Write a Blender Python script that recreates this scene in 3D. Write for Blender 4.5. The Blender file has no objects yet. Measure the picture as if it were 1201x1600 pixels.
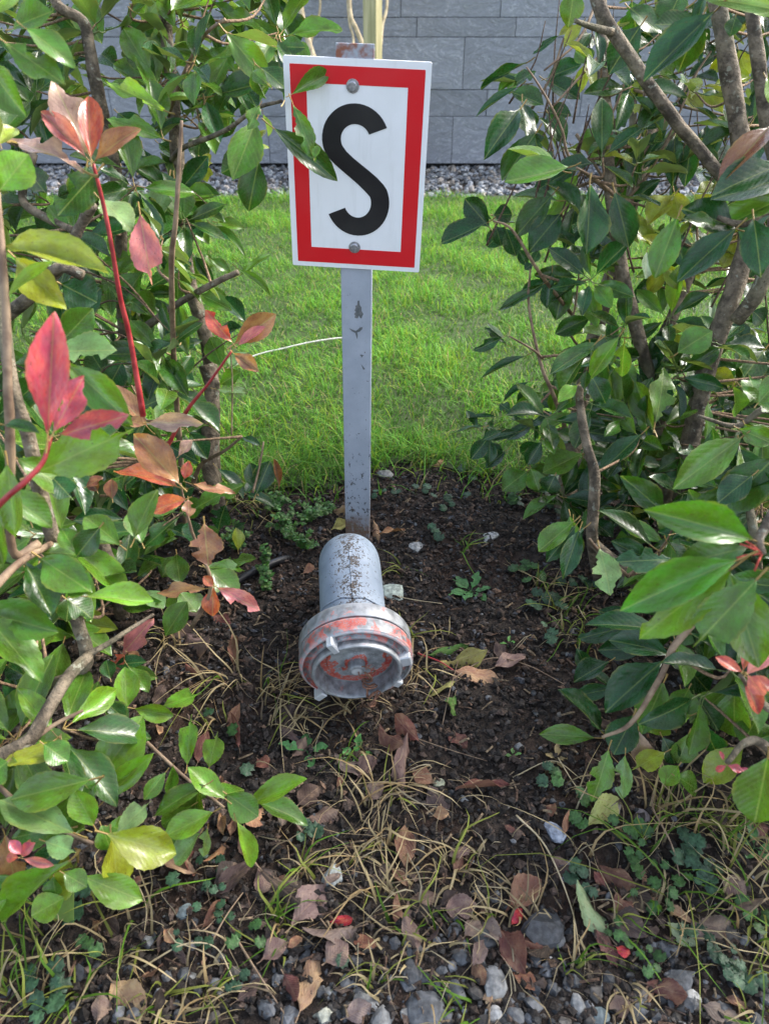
import bpy, math, random
import numpy as np
from mathutils import Vector, Matrix, noise as mnoise
R = random.Random(7)
NR = np.random.default_rng(11)
scn = bpy.context.scene
COL = scn.collection
# ------------------------------------------------------------------ camera, sky, sun, exposure
CAMZ, PITCH, FPX = 0.85, math.radians(34), 1155.0
cam = bpy.data.cameras.new('camera'); camo = bpy.data.objects.new('camera', cam); COL.objects.link(camo)
camo.location = (0, 0, CAMZ); camo.rotation_euler = (math.radians(90) - PITCH, 0, 0)
cam.sensor_fit = 'VERTICAL'; cam.sensor_height = 36; cam.lens = FPX / 1600 * 36; cam.clip_start = .02; cam.clip_end = 500
scn.camera = camo
cam.dof.use_dof = True; cam.dof.focus_distance = 1.15; cam.dof.aperture_fstop = 8
SUN_EL, SUN_AZ = math.radians(38), math.radians(66)      # azimuth clockwise from +Y
world = bpy.data.worlds.new('World'); scn.world = world; world.use_nodes = True
nt = world.node_tree; nt.nodes.clear()
sky = nt.nodes.new('ShaderNodeTexSky'); sky.sky_type = 'NISHITA'; sky.sun_disc = False
sky.sun_elevation = SUN_EL; sky.sun_rotation = SUN_AZ; sky.dust_density = 2.5; sky.air_density = 1.0
bg = nt.nodes.new('ShaderNodeBackground'); bg.inputs['Strength'].default_value = .15
out = nt.nodes.new('ShaderNodeOutputWorld'); hs_ = nt.nodes.new('ShaderNodeHueSaturation'); hs_.inputs['Saturation'].default_value = .68; nt.links.new(sky.outputs[0], hs_.inputs['Color']); nt.links.new(hs_.outputs[0], bg.inputs[0]); nt.links.new(bg.outputs[0], out.inputs[0])
sl = bpy.data.lights.new('sun', 'SUN'); sl.energy = 1.75; sl.angle = math.radians(14); sl.color = (1, .97, .91)
so = bpy.data.objects.new('sun', sl); COL.objects.link(so)
sd = Vector((math.sin(SUN_AZ) * math.cos(SUN_EL), math.cos(SUN_AZ) * math.cos(SUN_EL), math.sin(SUN_EL)))
so.rotation_euler = sd.to_track_quat('Z', 'Y').to_euler(); so.location = (6, 4, 8)
vs = scn.view_settings; vs.view_transform = 'Standard'; vs.look = 'None'; vs.gamma = 1; vs.use_curve_mapping = False; vs.exposure = 1.98
scn.render.engine = 'CYCLES'; scn.cycles.max_bounces = 7; scn.cycles.transparent_max_bounces = 6
scn.cycles.use_denoising = True

# ------------------------------------------------------------------ measuring helpers (photo pixel + depth -> place in the world)
FWD = Vector((0, math.cos(PITCH), -math.sin(PITCH))); DWN = Vector((0, -math.sin(PITCH), -math.cos(PITCH))); RGT = Vector((1, 0, 0))
CAM = Vector((0, 0, CAMZ))
def W(px, py, d): return CAM + (FWD + RGT * ((px - 600.5) / FPX) + DWN * ((py - 800) / FPX)) * d
def hgt(x, y):
    h = .012 * mnoise.noise(Vector((x * 4, y * 4, 0))) + .006 * mnoise.noise(Vector((x * 11, y * 11, 3)))
    return h - .012
def G(px, py, lift=0):
    r = FWD + RGT * ((px - 600.5) / FPX) + DWN * ((py - 800) / FPX)
    t = (CAMZ + .012) / max(-r.z, .02); p = CAM + r * t
    return Vector((p.x, p.y, hgt(p.x, p.y) + lift))
def gdepth(py):
    a = PITCH + math.atan((py - 800) / FPX)
    return 99 if a <= .03 else CAMZ * math.cos(a - PITCH) / math.sin(a)

# ------------------------------------------------------------------ materials
def lin(c):
    return tuple(c) + (1,) if len(c) == 3 else tuple(c)
class N:
    def __init__(s, name):
        s.m = bpy.data.materials.new(name); s.m.use_nodes = True; s.t = s.m.node_tree; s.t.nodes.clear()
        s.out = s.n('ShaderNodeOutputMaterial')
    def n(s, typ, **kw):
        x = s.t.nodes.new(typ)
        for k, v in kw.items():
            if k in ('operation', 'blend_type', 'data_type', 'attribute_name', 'feature', 'distance', 'noise_dimensions', 'wave_type', 'bands_direction'): setattr(x, k, v)
            else: s.put(x.inputs[k.replace('_', ' ')], v)
        return x
    def put(s, i, v):
        if hasattr(v, 'is_output') or isinstance(v, bpy.types.NodeSocket): s.t.links.new(v, i)
        elif isinstance(v, (tuple, list)): i.default_value = lin(v) if i.type == 'RGBA' else v
        else: i.default_value = v
    def math(s, op, a, b=0.0, c=0.0, clamp=False):
        x = s.t.nodes.new('ShaderNodeMath'); x.operation = op; x.use_clamp = clamp
        s.put(x.inputs[0], a); s.put(x.inputs[1], b)
        if op in ('MULTIPLY_ADD', 'SMOOTH_MIN', 'COMPARE'): s.put(x.inputs[2], c)
        return x.outputs[0]
    def mix(s, f, a, b, bt='MIX'):
        x = s.t.nodes.new('ShaderNodeMix'); x.data_type = 'RGBA'; x.blend_type = bt
        s.put(x.inputs[0], f); s.put(x.inputs[6], a); s.put(x.inputs[7], b); return x.outputs[2]
    def noise(s, vec, scale, detail=4, rough=.55, dist=0):
        x = s.t.nodes.new('ShaderNodeTexNoise'); s.put(x.inputs['Vector'], vec)
        x.inputs['Scale'].default_value = scale; x.inputs['Detail'].default_value = detail
        x.inputs['Roughness'].default_value = rough; x.inputs['Distortion'].default_value = dist; return x.outputs[0]
    def ramp(s, f, lo, hi, a=0.0, b=1.0):
        x = s.t.nodes.new('ShaderNodeMapRange'); x.interpolation_type = 'SMOOTHSTEP'
        s.put(x.inputs[0], f); x.inputs[1].default_value = lo; x.inputs[2].default_value = hi
        x.inputs[3].default_value = a; x.inputs[4].default_value = b; return x.outputs[0]
    def obj(s):
        return s.t.nodes.new('ShaderNodeTexCoord').outputs['Object']
    def uv(s):
        return s.t.nodes.new('ShaderNodeTexCoord').outputs['UV']
    def bump(s, h, strength, dist):
        x = s.t.nodes.new('ShaderNodeBump'); s.put(x.inputs['Height'], h); x.inputs['Strength'].default_value = strength
        x.inputs['Distance'].default_value = dist; return x.outputs[0]
    def pbr(s, col, rough=.6, nrm=None, metal=0.0, spec=.5, **kw):
        b = s.t.nodes.new('ShaderNodeBsdfPrincipled'); s.put(b.inputs['Base Color'], col); s.put(b.inputs['Roughness'], rough)
        s.put(b.inputs['Metallic'], metal); s.put(b.inputs['Specular IOR Level'], spec)
        if nrm is not None: s.put(b.inputs['Normal'], nrm)
        s.b = b; return b.outputs[0]
    def done(s, sh):
        s.t.links.new(sh, s.out.inputs[0]); return s.m

def col_src(k, kind):
    if kind == 'obj': return k.t.nodes.new('ShaderNodeObjectInfo').outputs['Color']
    a = k.t.nodes.new('ShaderNodeAttribute'); a.attribute_name = 'col'; return a.outputs['Color']
def leaf_mat(name, kind, dead=False):
    k = N(name); c = col_src(k, kind); uv = k.uv()
    sep = k.n('ShaderNodeSeparateXYZ', Vector=uv)
    oi = k.t.nodes.new('ShaderNodeObjectInfo')
    u = k.math('ABSOLUTE', k.math('SUBTRACT', sep.outputs[0], .5))
    oc = k.n('ShaderNodeVectorMath', operation='ADD'); k.put(oc.inputs[0], uv)
    cmb = k.n('ShaderNodeCombineXYZ', X=k.math('MULTIPLY', oi.outputs['Random'], 37.0), Y=k.math('MULTIPLY', oi.outputs['Random'], 91.0)); k.put(oc.inputs[1], cmb.outputs[0])
    if kind == 'att': P = k.obj(); big = k.noise(P, 30, 3); fine = k.noise(P, 180, 3)
    else: P = oc.outputs[0]; big = k.noise(P, 2.6, 4, .6); fine = k.noise(P, 14, 4, .6)
    mid = k.ramp(u, .008, .028, 1, 0)
    ph = k.math('ADD', k.math('MULTIPLY', k.math('SUBTRACT', sep.outputs[1], k.math('MULTIPLY', u, .75)), 62.0), k.math('MULTIPLY', fine, 1.6))
    wv = k.math('SINE', ph); side = k.ramp(wv, .72, .98)
    hsv = k.n('ShaderNodeHueSaturation', Color=c, Hue=k.ramp(big, .3, .7, .485, .515), Saturation=k.ramp(fine, .2, .8, .9, 1.1), Value=k.ramp(big, .3, .72, .72, 1.32))
    base = hsv.outputs[0]
    if dead:
        spot = k.ramp(fine, .58, .68); base = k.mix(k.math('MULTIPLY', spot, .55), base, (.03, .015, .012))
        base = k.mix(k.math('MULTIPLY', k.ramp(big, .5, .75), .35), base, (.35, .22, .14))
        vc, va = (.30, .2, .13), .25
    else:
        vc, va = k.mix(.38, base, (.42, .5, .14)), .62
        spot = k.ramp(k.noise(P, 17 if kind == 'obj' else 260, 3), .64, .69)
        base = k.mix(k.math('MULTIPLY', spot, .65), base, (.06, .035, .012))
        rim = k.ramp(k.math('ADD', u, k.math('MULTIPLY', fine, .12)), .47, .56); base = k.mix(k.math('MULTIPLY', rim, .3), base, (.3, .25, .05))
    base = k.mix(k.math('MULTIPLY', side, .07), base, vc); base = k.mix(k.math('MULTIPLY', mid, va), base, vc)
    geo = k.t.nodes.new('ShaderNodeNewGeometry')
    back = k.mix(.45, base, (.2, .23, .11) if not dead else (.2, .12, .09))
    base = k.mix(k.math('MULTIPLY', geo.outputs['Backfacing'], .8), base, back)
    h = k.math('ADD', k.math('MULTIPLY', k.math('ABSOLUTE', k.math('SINE', k.math('MULTIPLY', ph, .5))), .8), k.math('ADD', k.math('MULTIPLY', mid, -1.0), k.math('MULTIPLY', fine, .8)))
    nb = k.bump(h, .09 if not dead else .3, .0012)
    rough = k.ramp(fine, .3, .7, .19, .38) if not dead else .7
    rough = k.math('ADD', rough, k.math('MULTIPLY', geo.outputs['Backfacing'], .25))
    p = k.pbr(base, rough, nb, spec=.55 if not dead else .2)
    tr = k.n('ShaderNodeBsdfTranslucent', Color=k.mix(.5, base, k.mix(1, base, (2.0, 1.9, .5), 'MULTIPLY')), Normal=nb)
    ms = k.n('ShaderNodeMixShader', Fac=.30 if not dead else .12); k.put(ms.inputs[1], p); k.put(ms.inputs[2], tr.outputs[0])
    return k.done(ms.outputs[0])
M = {}
M['leaf'] = leaf_mat('photinia_leaf', 'obj'); M['leaves'] = leaf_mat('photinia_leaves', 'att')
M['dead'] = leaf_mat('dead_leaf', 'obj', True)
def petiole_mat():
    k = N('petiole'); c = k.mix(k.noise(k.obj(), 3, 2), (.30, .10, .05), (.30, .26, .07)); return k.done(k.pbr(c, .45))
M['petiole'] = petiole_mat()
def simple_noise(name, a, b, scale, rough=.7, bump=.4, bd=.002, detail=6, stretch=None, spec=.4, metal=0):
    k = N(name); P = k.obj()
    if stretch:
        mp = k.n('ShaderNodeMapping', Vector=P); mp.inputs['Scale'].default_value = stretch; P = mp.outputs[0]
    f = k.noise(P, scale, detail, .6); c = k.mix(k.ramp(f, .35, .65), a, b)
    return k.done(k.pbr(c, rough, k.bump(f, bump, bd), spec=spec, metal=metal))
def bark_mat():
    k = N('bark'); P = k.obj()
    f = k.noise(P, 40, 6, .65); g = k.noise(P, 9, 3); r = k.noise(P, 220, 3)
    c = k.mix(k.ramp(f, .35, .68), (.06, .047, .034), (.24, .19, .135)); c = k.mix(k.math('MULTIPLY', k.ramp(g, .5, .7), .45), c, (.17, .17, .10)); c = k.mix(k.ramp(k.noise(P, 75, 3), .62, .68, 0, .6), c, (.32, .32, .25)); c = k.mix(k.ramp(k.noise(P, 130, 2), .66, .72, 0, .6), c, (.04, .03, .02))
    return k.done(k.pbr(c, .8, k.bump(k.math('ADD', f, k.math('MULTIPLY', r, .5)), 1, .005), spec=.25))
M['bark'] = bark_mat()
M['twig'] = simple_noise('twig', (.13, .08, .05), (.27, .19, .12), 50, .7)
M['red_stem'] = simple_noise('red_stem', (.22, .015, .02), (.38, .05, .05), 60, .4)
M['pale_bark'] = simple_noise('pale_bark', (.32, .25, .14), (.52, .42, .26), 30, .7)
M['stake'] = simple_noise('stake_wood', (.30, .27, .13), (.52, .45, .26), 30, .75, stretch=(1, 1, .08))
M['rust'] = simple_noise('rust_wire', (.12, .06, .04), (.28, .14, .09), 200, .6, metal=.4)
M['black'] = simple_noise('black_plastic', (.012, .012, .014), (.03, .03, .032), 30, .35, .1)
M['cord'] = simple_noise('white_cord', (.38, .38, .35), (.58, .58, .54), 200, .6)
def attr_mat(name, rough=.7, bump=.3, scale=90, transl=0, spec=.3, mul=(.7, 1.3)):
    k = N(name); c = col_src(k, 'att'); P = k.obj(); f = k.noise(P, scale, 4)
    hs = k.n('ShaderNodeHueSaturation', Color=c, Value=k.ramp(f, .3, .7, *mul))
    p = k.pbr(hs.outputs[0], rough, k.bump(f, bump, .003), spec=spec)
    if transl:
        tr = k.n('ShaderNodeBsdfTranslucent', Color=hs.outputs[0]); ms = k.n('ShaderNodeMixShader', Fac=transl); k.put(ms.inputs[1], p); k.put(ms.inputs[2], tr.outputs[0]); p = ms.outputs[0]
    return k.done(p)
M['grass'] = attr_mat('grass_blade', .5, .1, 20, .42, .22, (.85, 1.15)); M['crumb'] = attr_mat('crumb', .8, .6, 260, 0, .25, (.5, 1.5))
M['stone'] = attr_mat('stone', .65, .5, 120, 0, .4, (.55, 1.45)); M['weed'] = attr_mat('weed_leaf', .45, .5, 160, .25, .4, (.7, 1.3))
def soil_mat():
    k = N('soil'); P = k.obj(); f = k.noise(P, 60, 8, .7); g = k.noise(P, 5, 4); h = k.noise(P, 420, 4)
    c = k.mix(k.ramp(f, .35, .7), (.016, .012, .0095), (.065, .047, .036)); c = k.mix(k.math('MULTIPLY', k.ramp(g, .45, .65), .5), c, (.075, .038, .022))
    return k.done(k.pbr(c, .85, k.bump(k.math('ADD', f, k.math('MULTIPLY', h, .4)), 1, .012), spec=.3))
M['soil'] = soil_mat()
def slate_mat(i, tint):
    k = N('slate'); P = k.obj(); oi = k.t.nodes.new('ShaderNodeObjectInfo')
    va = k.n('ShaderNodeVectorMath', operation='ADD'); k.put(va.inputs[0], P)
    cm = k.n('ShaderNodeCombineXYZ', X=k.math('MULTIPLY', oi.outputs['Random'], 50.), Z=k.math('MULTIPLY', oi.outputs['Random'], 31.)); k.put(va.inputs[1], cm.outputs[0])
    mp = k.n('ShaderNodeMapping', Vector=va.outputs[0]); mp.inputs['Scale'].default_value = (1, 1, 1.7); mp.inputs['Rotation'].default_value = (0, .35, 0)
    f = k.noise(mp.outputs[0], 6, 9, .62, .9); g = k.noise(mp.outputs[0], 40, 6, .7, .4); st = k.noise(va.outputs[0], 2.2, 3)
    rdg = k.ramp(k.math('ABSOLUTE', k.math('SUBTRACT', f, .5)), .0, .018, 1, 0)
    c = k.mix(k.ramp(g, .2, .85), (.19, .198, .222), (.265, .275, .31)); c = k.mix(k.ramp(st, .4, .65, 0, .35), c, (.19, .195, .215))
    c = k.mix(k.math('MULTIPLY', k.math('MULTIPLY', rdg, k.ramp(g, .4, .6)), .75), c, (.42, .43, .46)); sc_ = k.noise(mp.outputs[0], 16, 5, .6, 1.5); c = k.mix(k.ramp(k.math('ABSOLUTE', k.math('SUBTRACT', sc_, .5)), 0, .012, .4, 0), c, (.40, .41, .44))
    c = k.mix(1, c, k.n('ShaderNodeHueSaturation', Color=(1, 1, 1), Value=k.math('MULTIPLY_ADD', oi.outputs['Random'], .22, .88)).outputs[0], 'MULTIPLY')
    return k.done(k.pbr(c, k.ramp(g, .3, .7, .42, .6), k.bump(k.math('ADD', k.math('MULTIPLY', f, 2), k.math('MULTIPLY', g, .22)), .6, .016), spec=.5))
M['slate'] = slate_mat(0, 0)
M['plinth'] = simple_noise('dark_plinth', (.008, .008, .009), (.02, .02, .022), 40, .8)
def paint_mat(name, kind):
    k = N(name); P = k.obj(); sep = k.n('ShaderNodeSeparateXYZ', Vector=P)
    mp = k.n('ShaderNodeMapping', Vector=P); mp.inputs['Scale'].default_value = (1, 1, .55 if kind == 'post' else 1)
    f = k.noise(mp.outputs[0], 95 if kind == 'pipe' else 70, 5, .62, .3); g = k.noise(P, 9, 2); s = k.noise(P, 300, 3); d = k.noise(P, 25, 5)
    base = k.mix(k.ramp(d, .3, .75), (.33, .365, .43), (.40, .435, .505)) if kind == 'post' else k.mix(k.ramp(d, .3, .75), (.17, .21, .265), (.25, .295, .355))
    base = k.mix(k.ramp(s, .62, .72, 0, .25), base, (.2, .2, .2))
    if kind == 'post':
        low = k.ramp(sep.outputs[2], .15, .55, .075, -.035)           # more chips towards the foot
        ch = k.ramp(k.math('ADD', k.math('ADD', k.noise(mp.outputs[0], 170, 6, .7, .3), k.math('MULTIPLY', k.math('SUBTRACT', f, .5), .4)), low), .655, .67)
        c = k.mix(ch, base, k.mix(k.ramp(d, .5, .65), (.085, .09, .095), (.12, .085, .065)))
        rs = k.math('MULTIPLY', k.ramp(k.math('ADD', sep.outputs[2], k.math('MULTIPLY', d, .06)), .135, .175, 1, 0), k.ramp(f, .38, .52, .35, 1))
        c = k.mix(rs, c, k.mix(k.ramp(s, .4, .6), (.20, .17, .13), (.20, .10, .065)))
    else:
        ridge = k.ramp(k.math('ABSOLUTE', k.math('ADD', sep.outputs[0], .0)), .0, .046, .125, -.05)
        ch = k.ramp(k.math('ADD', k.math('ADD', k.noise(P, 270, 6, .75, .3), k.math('MULTIPLY', k.math('SUBTRACT', f, .5), .55)), ridge), .612, .627)
        up = k.ramp(sep.outputs[1], .0, .04)
        ch = k.math('MULTIPLY', ch, up)
        c = k.mix(ch, base, k.mix(k.ramp(s, .4, .6), (.028, .026, .024), (.07, .05, .038)))
    b = k.math('SUBTRACT', k.math('MULTIPLY', s, .15), ch)
    return k.done(k.pbr(c, .55, k.bump(b, .5, .0012), spec=.4))
M['bracket'] = simple_noise('rusted_bracket', (.36, .40, .46), (.26, .10, .06), 75, .6, .3, .001)
M['post'] = paint_mat('chipped_post_paint', 'post'); M['pipe'] = paint_mat('chipped_pipe_paint', 'pipe')
def alu_mat(name, amt, thr=.5):
    k = N(name); P = k.obj(); f = k.noise(P, 45, 8, .72, .6); s = k.noise(P, 500, 4, .7); g = k.noise(P, 14, 3); d = k.noise(P, 90, 5)
    geo = k.t.nodes.new('ShaderNodeNewGeometry')
    c = k.mix(k.ramp(d, .3, .7), (.12, .127, .135), (.28, .29, .305)); c = k.mix(k.ramp(s, .6, .7, 0, .4), c, (.42, .43, .43))
    c = k.mix(k.ramp(k.noise(P, 60, 5), .58, .66, 0, .5), c, (.12, .11, .09))
    red = k.mix(k.ramp(d, .35, .6), (.36, .042, .032), (.47, .115, .08))
    m = k.math('MULTIPLY', k.ramp(f, thr, thr + .03), k.ramp(s, .40, .47))
    c = k.mix(k.math('MULTIPLY', m, amt), c, red); pt_ = geo.outputs['Pointiness']; c = k.mix(k.ramp(pt_, .52, .60, 0, .75), c, (.62, .64, .66)); c = k.mix(k.ramp(pt_, .40, .475, .8, 0), c, (.06, .055, .05))  # pointiness paints edge highlights and darkened creases into the colour
    return k.done(k.pbr(c, k.ramp(d, .3, .7, .4, .62), k.bump(k.math('ADD', s, k.math('MULTIPLY', m, .8)), .35, .001), metal=k.math('MULTIPLY_ADD', m, -.35, .35), spec=.5))
M['alu'] = alu_mat('weathered_aluminium', .8, .58); M['alu_red'] = alu_mat('aluminium_with_red_paint', 1.0, .49); M['alu_rim'] = alu_mat('pale_aluminium', .35, .60)
def plate_mat():
    k = N('cap_plate_paint'); P = k.obj(); s = k.noise(P, 350, 4); d = k.noise(P, 70, 5); sep = k.n('ShaderNodeSeparateXYZ', Vector=P)
    rr = k.math('SQRT', k.math('ADD', k.math('POWER', sep.outputs[0], 2), k.math('POWER', sep.outputs[1], 2)))
    c = k.mix(k.ramp(d, .3, .7), (.17, .18, .19), (.34, .36, .37)); c = k.mix(k.ramp(s, .6, .7, 0, .5), c, (.5, .5, .5))
    ringm = k.math('ADD', k.ramp(rr, .034, .043), k.ramp(rr, .014, .020, 1, 0))
    low = k.ramp(sep.outputs[1], -.02, .035, .12, -.10)
    m = k.ramp(k.math('ADD', k.math('MULTIPLY', ringm, .20), k.math('ADD', low, k.noise(P, 60, 6, .65))), .62, .66)
    m = k.math('MULTIPLY', m, k.ramp(s, .36, .46)); c = k.mix(m, c, k.mix(k.ramp(d, .35, .6), (.36, .042, .032), (.47, .115, .08)))
    return k.done(k.pbr(c, .55, k.bump(k.math('ADD', s, m), .35, .001), metal=.2))
M['plate'] = plate_mat()
def flat(name, c, rough=.35, spec=.4, dirt=.06):
    k = N(name); P = k.obj(); f = k.noise(P, 12, 5); s = k.noise(P, 230, 2)
    cc = k.mix(k.ramp(f, .4, .75, 0, dirt), c, (.3, .29, .26)); cc = k.mix(k.ramp(s, .76, .79, 0, .5), cc, (.25, .25, .22))
    return k.done(k.pbr(cc, k.ramp(f, .3, .7, rough, rough + .12), spec=spec))
def grime(name, c, amt):
    k = N(name); P = k.obj(); mp = k.n('ShaderNodeMapping', Vector=P); mp.inputs['Scale'].default_value = (1, .12, 1)
    st2 = k.noise(mp.outputs[0], 60, 5, .65); f = k.noise(P, 10, 5); s2 = k.noise(P, 420, 2); cc = k.mix(k.math('MULTIPLY', k.ramp(st2, .5, .75), amt), c, (.42, .42, .38)); cc = k.mix(k.ramp(f, .45, .75, 0, amt * .8), cc, (.4, .4, .36))
    cc = k.mix(k.ramp(s2, .77, .79, 0, .7), cc, (.22, .21, .18)); return k.done(k.pbr(cc, k.ramp(f, .3, .7, .3, .5), k.bump(f, .08, .002), spec=.45))
M['white'] = grime('white_enamel', (.82, .83, .85), .18); M['red'] = flat('red_print', (.64, .013, .02), .3, .4, .02); M['ink'] = flat('black_print', (.012, .012, .014), .35, .4, .04)
M['bolt'] = simple_noise('bolt_steel', (.25, .26, .28), (.5, .5, .52), 150, .4, .2, .0005, metal=.7)

# ------------------------------------------------------------------ mesh helpers
def tag(o, label=None, cat=None, group=None, kind=None):
    if label: o['label'] = label
    if cat: o['category'] = cat
    if group: o['group'] = group
    if kind: o['kind'] = kind
    return o
def link(name, me, parent=None, loc=None):
    o = bpy.data.objects.new(name, me); COL.objects.link(o)
    if parent: o.parent = parent
    if loc is not None: o.location = loc
    return o
def empty(name, loc):
    o = bpy.data.objects.new(name, None); o.empty_display_size = .05; COL.objects.link(o); o.location = loc; return o
def pymesh(name, v, f, mat, smooth=True):
    me = bpy.data.meshes.new(name); me.from_pydata([tuple(p) for p in v], [], f)
    me.materials.append(M[mat] if isinstance(mat, str) else mat)
    if smooth: me.polygons.foreach_set('use_smooth', [True] * len(me.polygons))
    me.update(); return me
def npmesh(name, V, T, mat, col=None, uv=None, smooth=True):
    """triangles only; V (n,3), T (m,3), col (n,3) per vertex, uv (n,2) per vertex"""
    me = bpy.data.meshes.new(name); V = np.asarray(V, np.float32); T = np.asarray(T, np.int32)
    me.vertices.add(len(V)); me.vertices.foreach_set('co', V.ravel())
    me.loops.add(T.size); me.loops.foreach_set('vertex_index', T.ravel())
    me.polygons.add(len(T)); me.polygons.foreach_set('loop_start', np.arange(0, T.size, 3, dtype=np.int32))
    me.update(calc_edges=True)
    me.polygons.foreach_set('use_smooth', np.full(len(T), smooth))
    if col is not None:
        a = me.color_attributes.new('col', 'FLOAT_COLOR', 'POINT'); c = np.ones((len(V), 4), np.float32); c[:, :3] = col; a.data.foreach_set('color', c.ravel())
    if uv is not None:
        l = me.uv_layers.new(name='UVMap'); l.data.foreach_set('uv', np.asarray(uv, np.float32)[T.ravel()].ravel())
    me.materials.append(M[mat]); me.update(); return me
class Soup:                                             # joins many small shapes into one mesh
    def __init__(s): s.V = []; s.T = []; s.C = []; s.U = []; s.n = 0
    def add(s, v, t, c, uv=None):
        v = np.asarray(v); s.V.append(v); s.T.append(np.asarray(t) + s.n); s.n += len(v)
        s.C.append(np.broadcast_to(np.asarray(c, float), (len(v), 3))); s.U.append(np.zeros((len(v), 2)) if uv is None else uv)
    def mesh(s, name, mat, smooth=True):
        return npmesh(name, np.concatenate(s.V), np.concatenate(s.T), mat, np.concatenate(s.C), np.concatenate(s.U), smooth)
def spline(pts, n=6):
    P = [Vector(p) for p in pts]
    if len(P) < 3: return [P[0].lerp(P[-1], i / n) for i in range(n + 1)]
    Q = [P[0] * 2 - P[1]] + P + [P[-1] * 2 - P[-2]]; o = []
    for i in range(1, len(Q) - 2):
        a, b, c, d = Q[i - 1:i + 3]
        for j in range(n):
            t = j / n
            o.append(.5 * ((2 * b) + (c - a) * t + (2 * a - 5 * b + 4 * c - d) * t * t + (3 * b - a - 3 * c + d) * t ** 3))
    o.append(P[-1]); return o
def tube_geo(path, rad, sides=8, wob=0.0, caps=True):
    V, T = [], []; n = len(path); up = Vector((.31, .17, .93))
    for i, p in enumerate(path):
        t = (path[min(i + 1, n - 1)] - path[max(i - 1, 0)]).normalized()
        a = t.cross(up); a = a.normalized() if a.length > 1e-4 else t.orthogonal().normalized(); b = t.cross(a)
        r = rad(i / (n - 1)) if callable(rad) else rad
        for k in range(sides):
            an = 2 * math.pi * k / sides; rr = r * (1 + wob * mnoise.noise(p * 22 + Vector((k * 1.7, 0, 0))))
            V.append(p + (a * math.cos(an) + b * math.sin(an)) * rr)
    for i in range(n - 1):
        for k in range(sides):
            q = i * sides; k2 = (k + 1) % sides
            T += [(q + k, q + k2, q + sides + k2), (q + k, q + sides + k2, q + sides + k)]
    if caps:
        V += [path[0], path[-1]]; c0, c1 = len(V) - 2, len(V) - 1
        for k in range(sides):
            k2 = (k + 1) % sides; T += [(c0, k2, k), (c1, (n - 1) * sides + k, (n - 1) * sides + k2)]
    return np.array([tuple(v) for v in V]), np.array(T)
def tube(name, pts, r0, r1, mat, parent=None, sides=8, n=6, wob=.15):
    path = spline(pts, n); off = Vector(parent.location) if parent else Vector(path[0])
    v, t = tube_geo(path, lambda u: r0 + (r1 - r0) * u, sides, wob)
    me = npmesh(name, v - np.array(off), t, mat); o = link(name, me, parent)
    if not parent: o.location = off
    return o
def lathe(name, prof, mat, parent, sides=64, rz=0):
    V, F = [], []; n = len(prof)
    for r, z in prof:
        for k in range(sides): a = 2 * math.pi * k / sides; V.append((r * math.cos(a), r * math.sin(a), z))
    for i in range(n - 1):
        for k in range(sides):
            k2 = (k + 1) % sides; F.append((i * sides + k, i * sides + k2, (i + 1) * sides + k2, (i + 1) * sides + k))
    me = pymesh(name, V, F, mat); me.set_sharp_from_angle(angle=math.radians(30)); return link(name, me, parent)
def box_geo(x0, x1, y0, y1, z0, z1, b=.002):
    import bmesh
    bm = bmesh.new(); bmesh.ops.create_cube(bm, size=1)
    for v in bm.verts: v.co = Vector(((x0 + x1) / 2 + v.co.x * (x1 - x0), (y0 + y1) / 2 + v.co.y * (y1 - y0), (z0 + z1) / 2 + v.co.z * (z1 - z0)))
    if b: bmesh.ops.bevel(bm, geom=bm.edges[:], offset=b, segments=1, affect='EDGES')
    return bm
def box(name, dims, mat, parent=None, b=.002, loc=None):
    bm = box_geo(*dims, b); me = bpy.data.meshes.new(name); bm.to_mesh(me); bm.free(); me.materials.append(M[mat]); return link(name, me, parent, loc)

# ------------------------------------------------------------------ ground, lawn base, gravel strip, wall
def bed_edge(x): return (1.40 if x > -.02 else 1.36) + .05 * math.sin(x * 9 + 1) * math.cos(x * 4) + .04 * mnoise.noise(Vector((x * 12, 0, 5)))
gx = np.concatenate([[-20, -8, -4, -2.4], np.linspace(-1.6, 1.6, 150), [2.4, 4, 8, 20]]); gy = np.concatenate([[-20, -6, -2, -.5], np.linspace(.1, 1.7, 95), [2.1, 2.6, 3.2, 4, 5, 6, 9, 25]])
V = [(x, y, hgt(x, y) + (.006 * mnoise.noise(Vector((x * 35, y * 35, 9))) if abs(x) < 1.6 and .1 < y < 1.7 else 0)) for y in gy for x in gx]; nx = len(gx)
F = [(j * nx + i, j * nx + i + 1, (j + 1) * nx + i + 1, (j + 1) * nx + i) for j in range(len(gy) - 1) for i in range(nx - 1)]
tag(link('ground', pymesh('ground', V, F, 'soil')), kind='structure')
YW = 5.37
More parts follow.
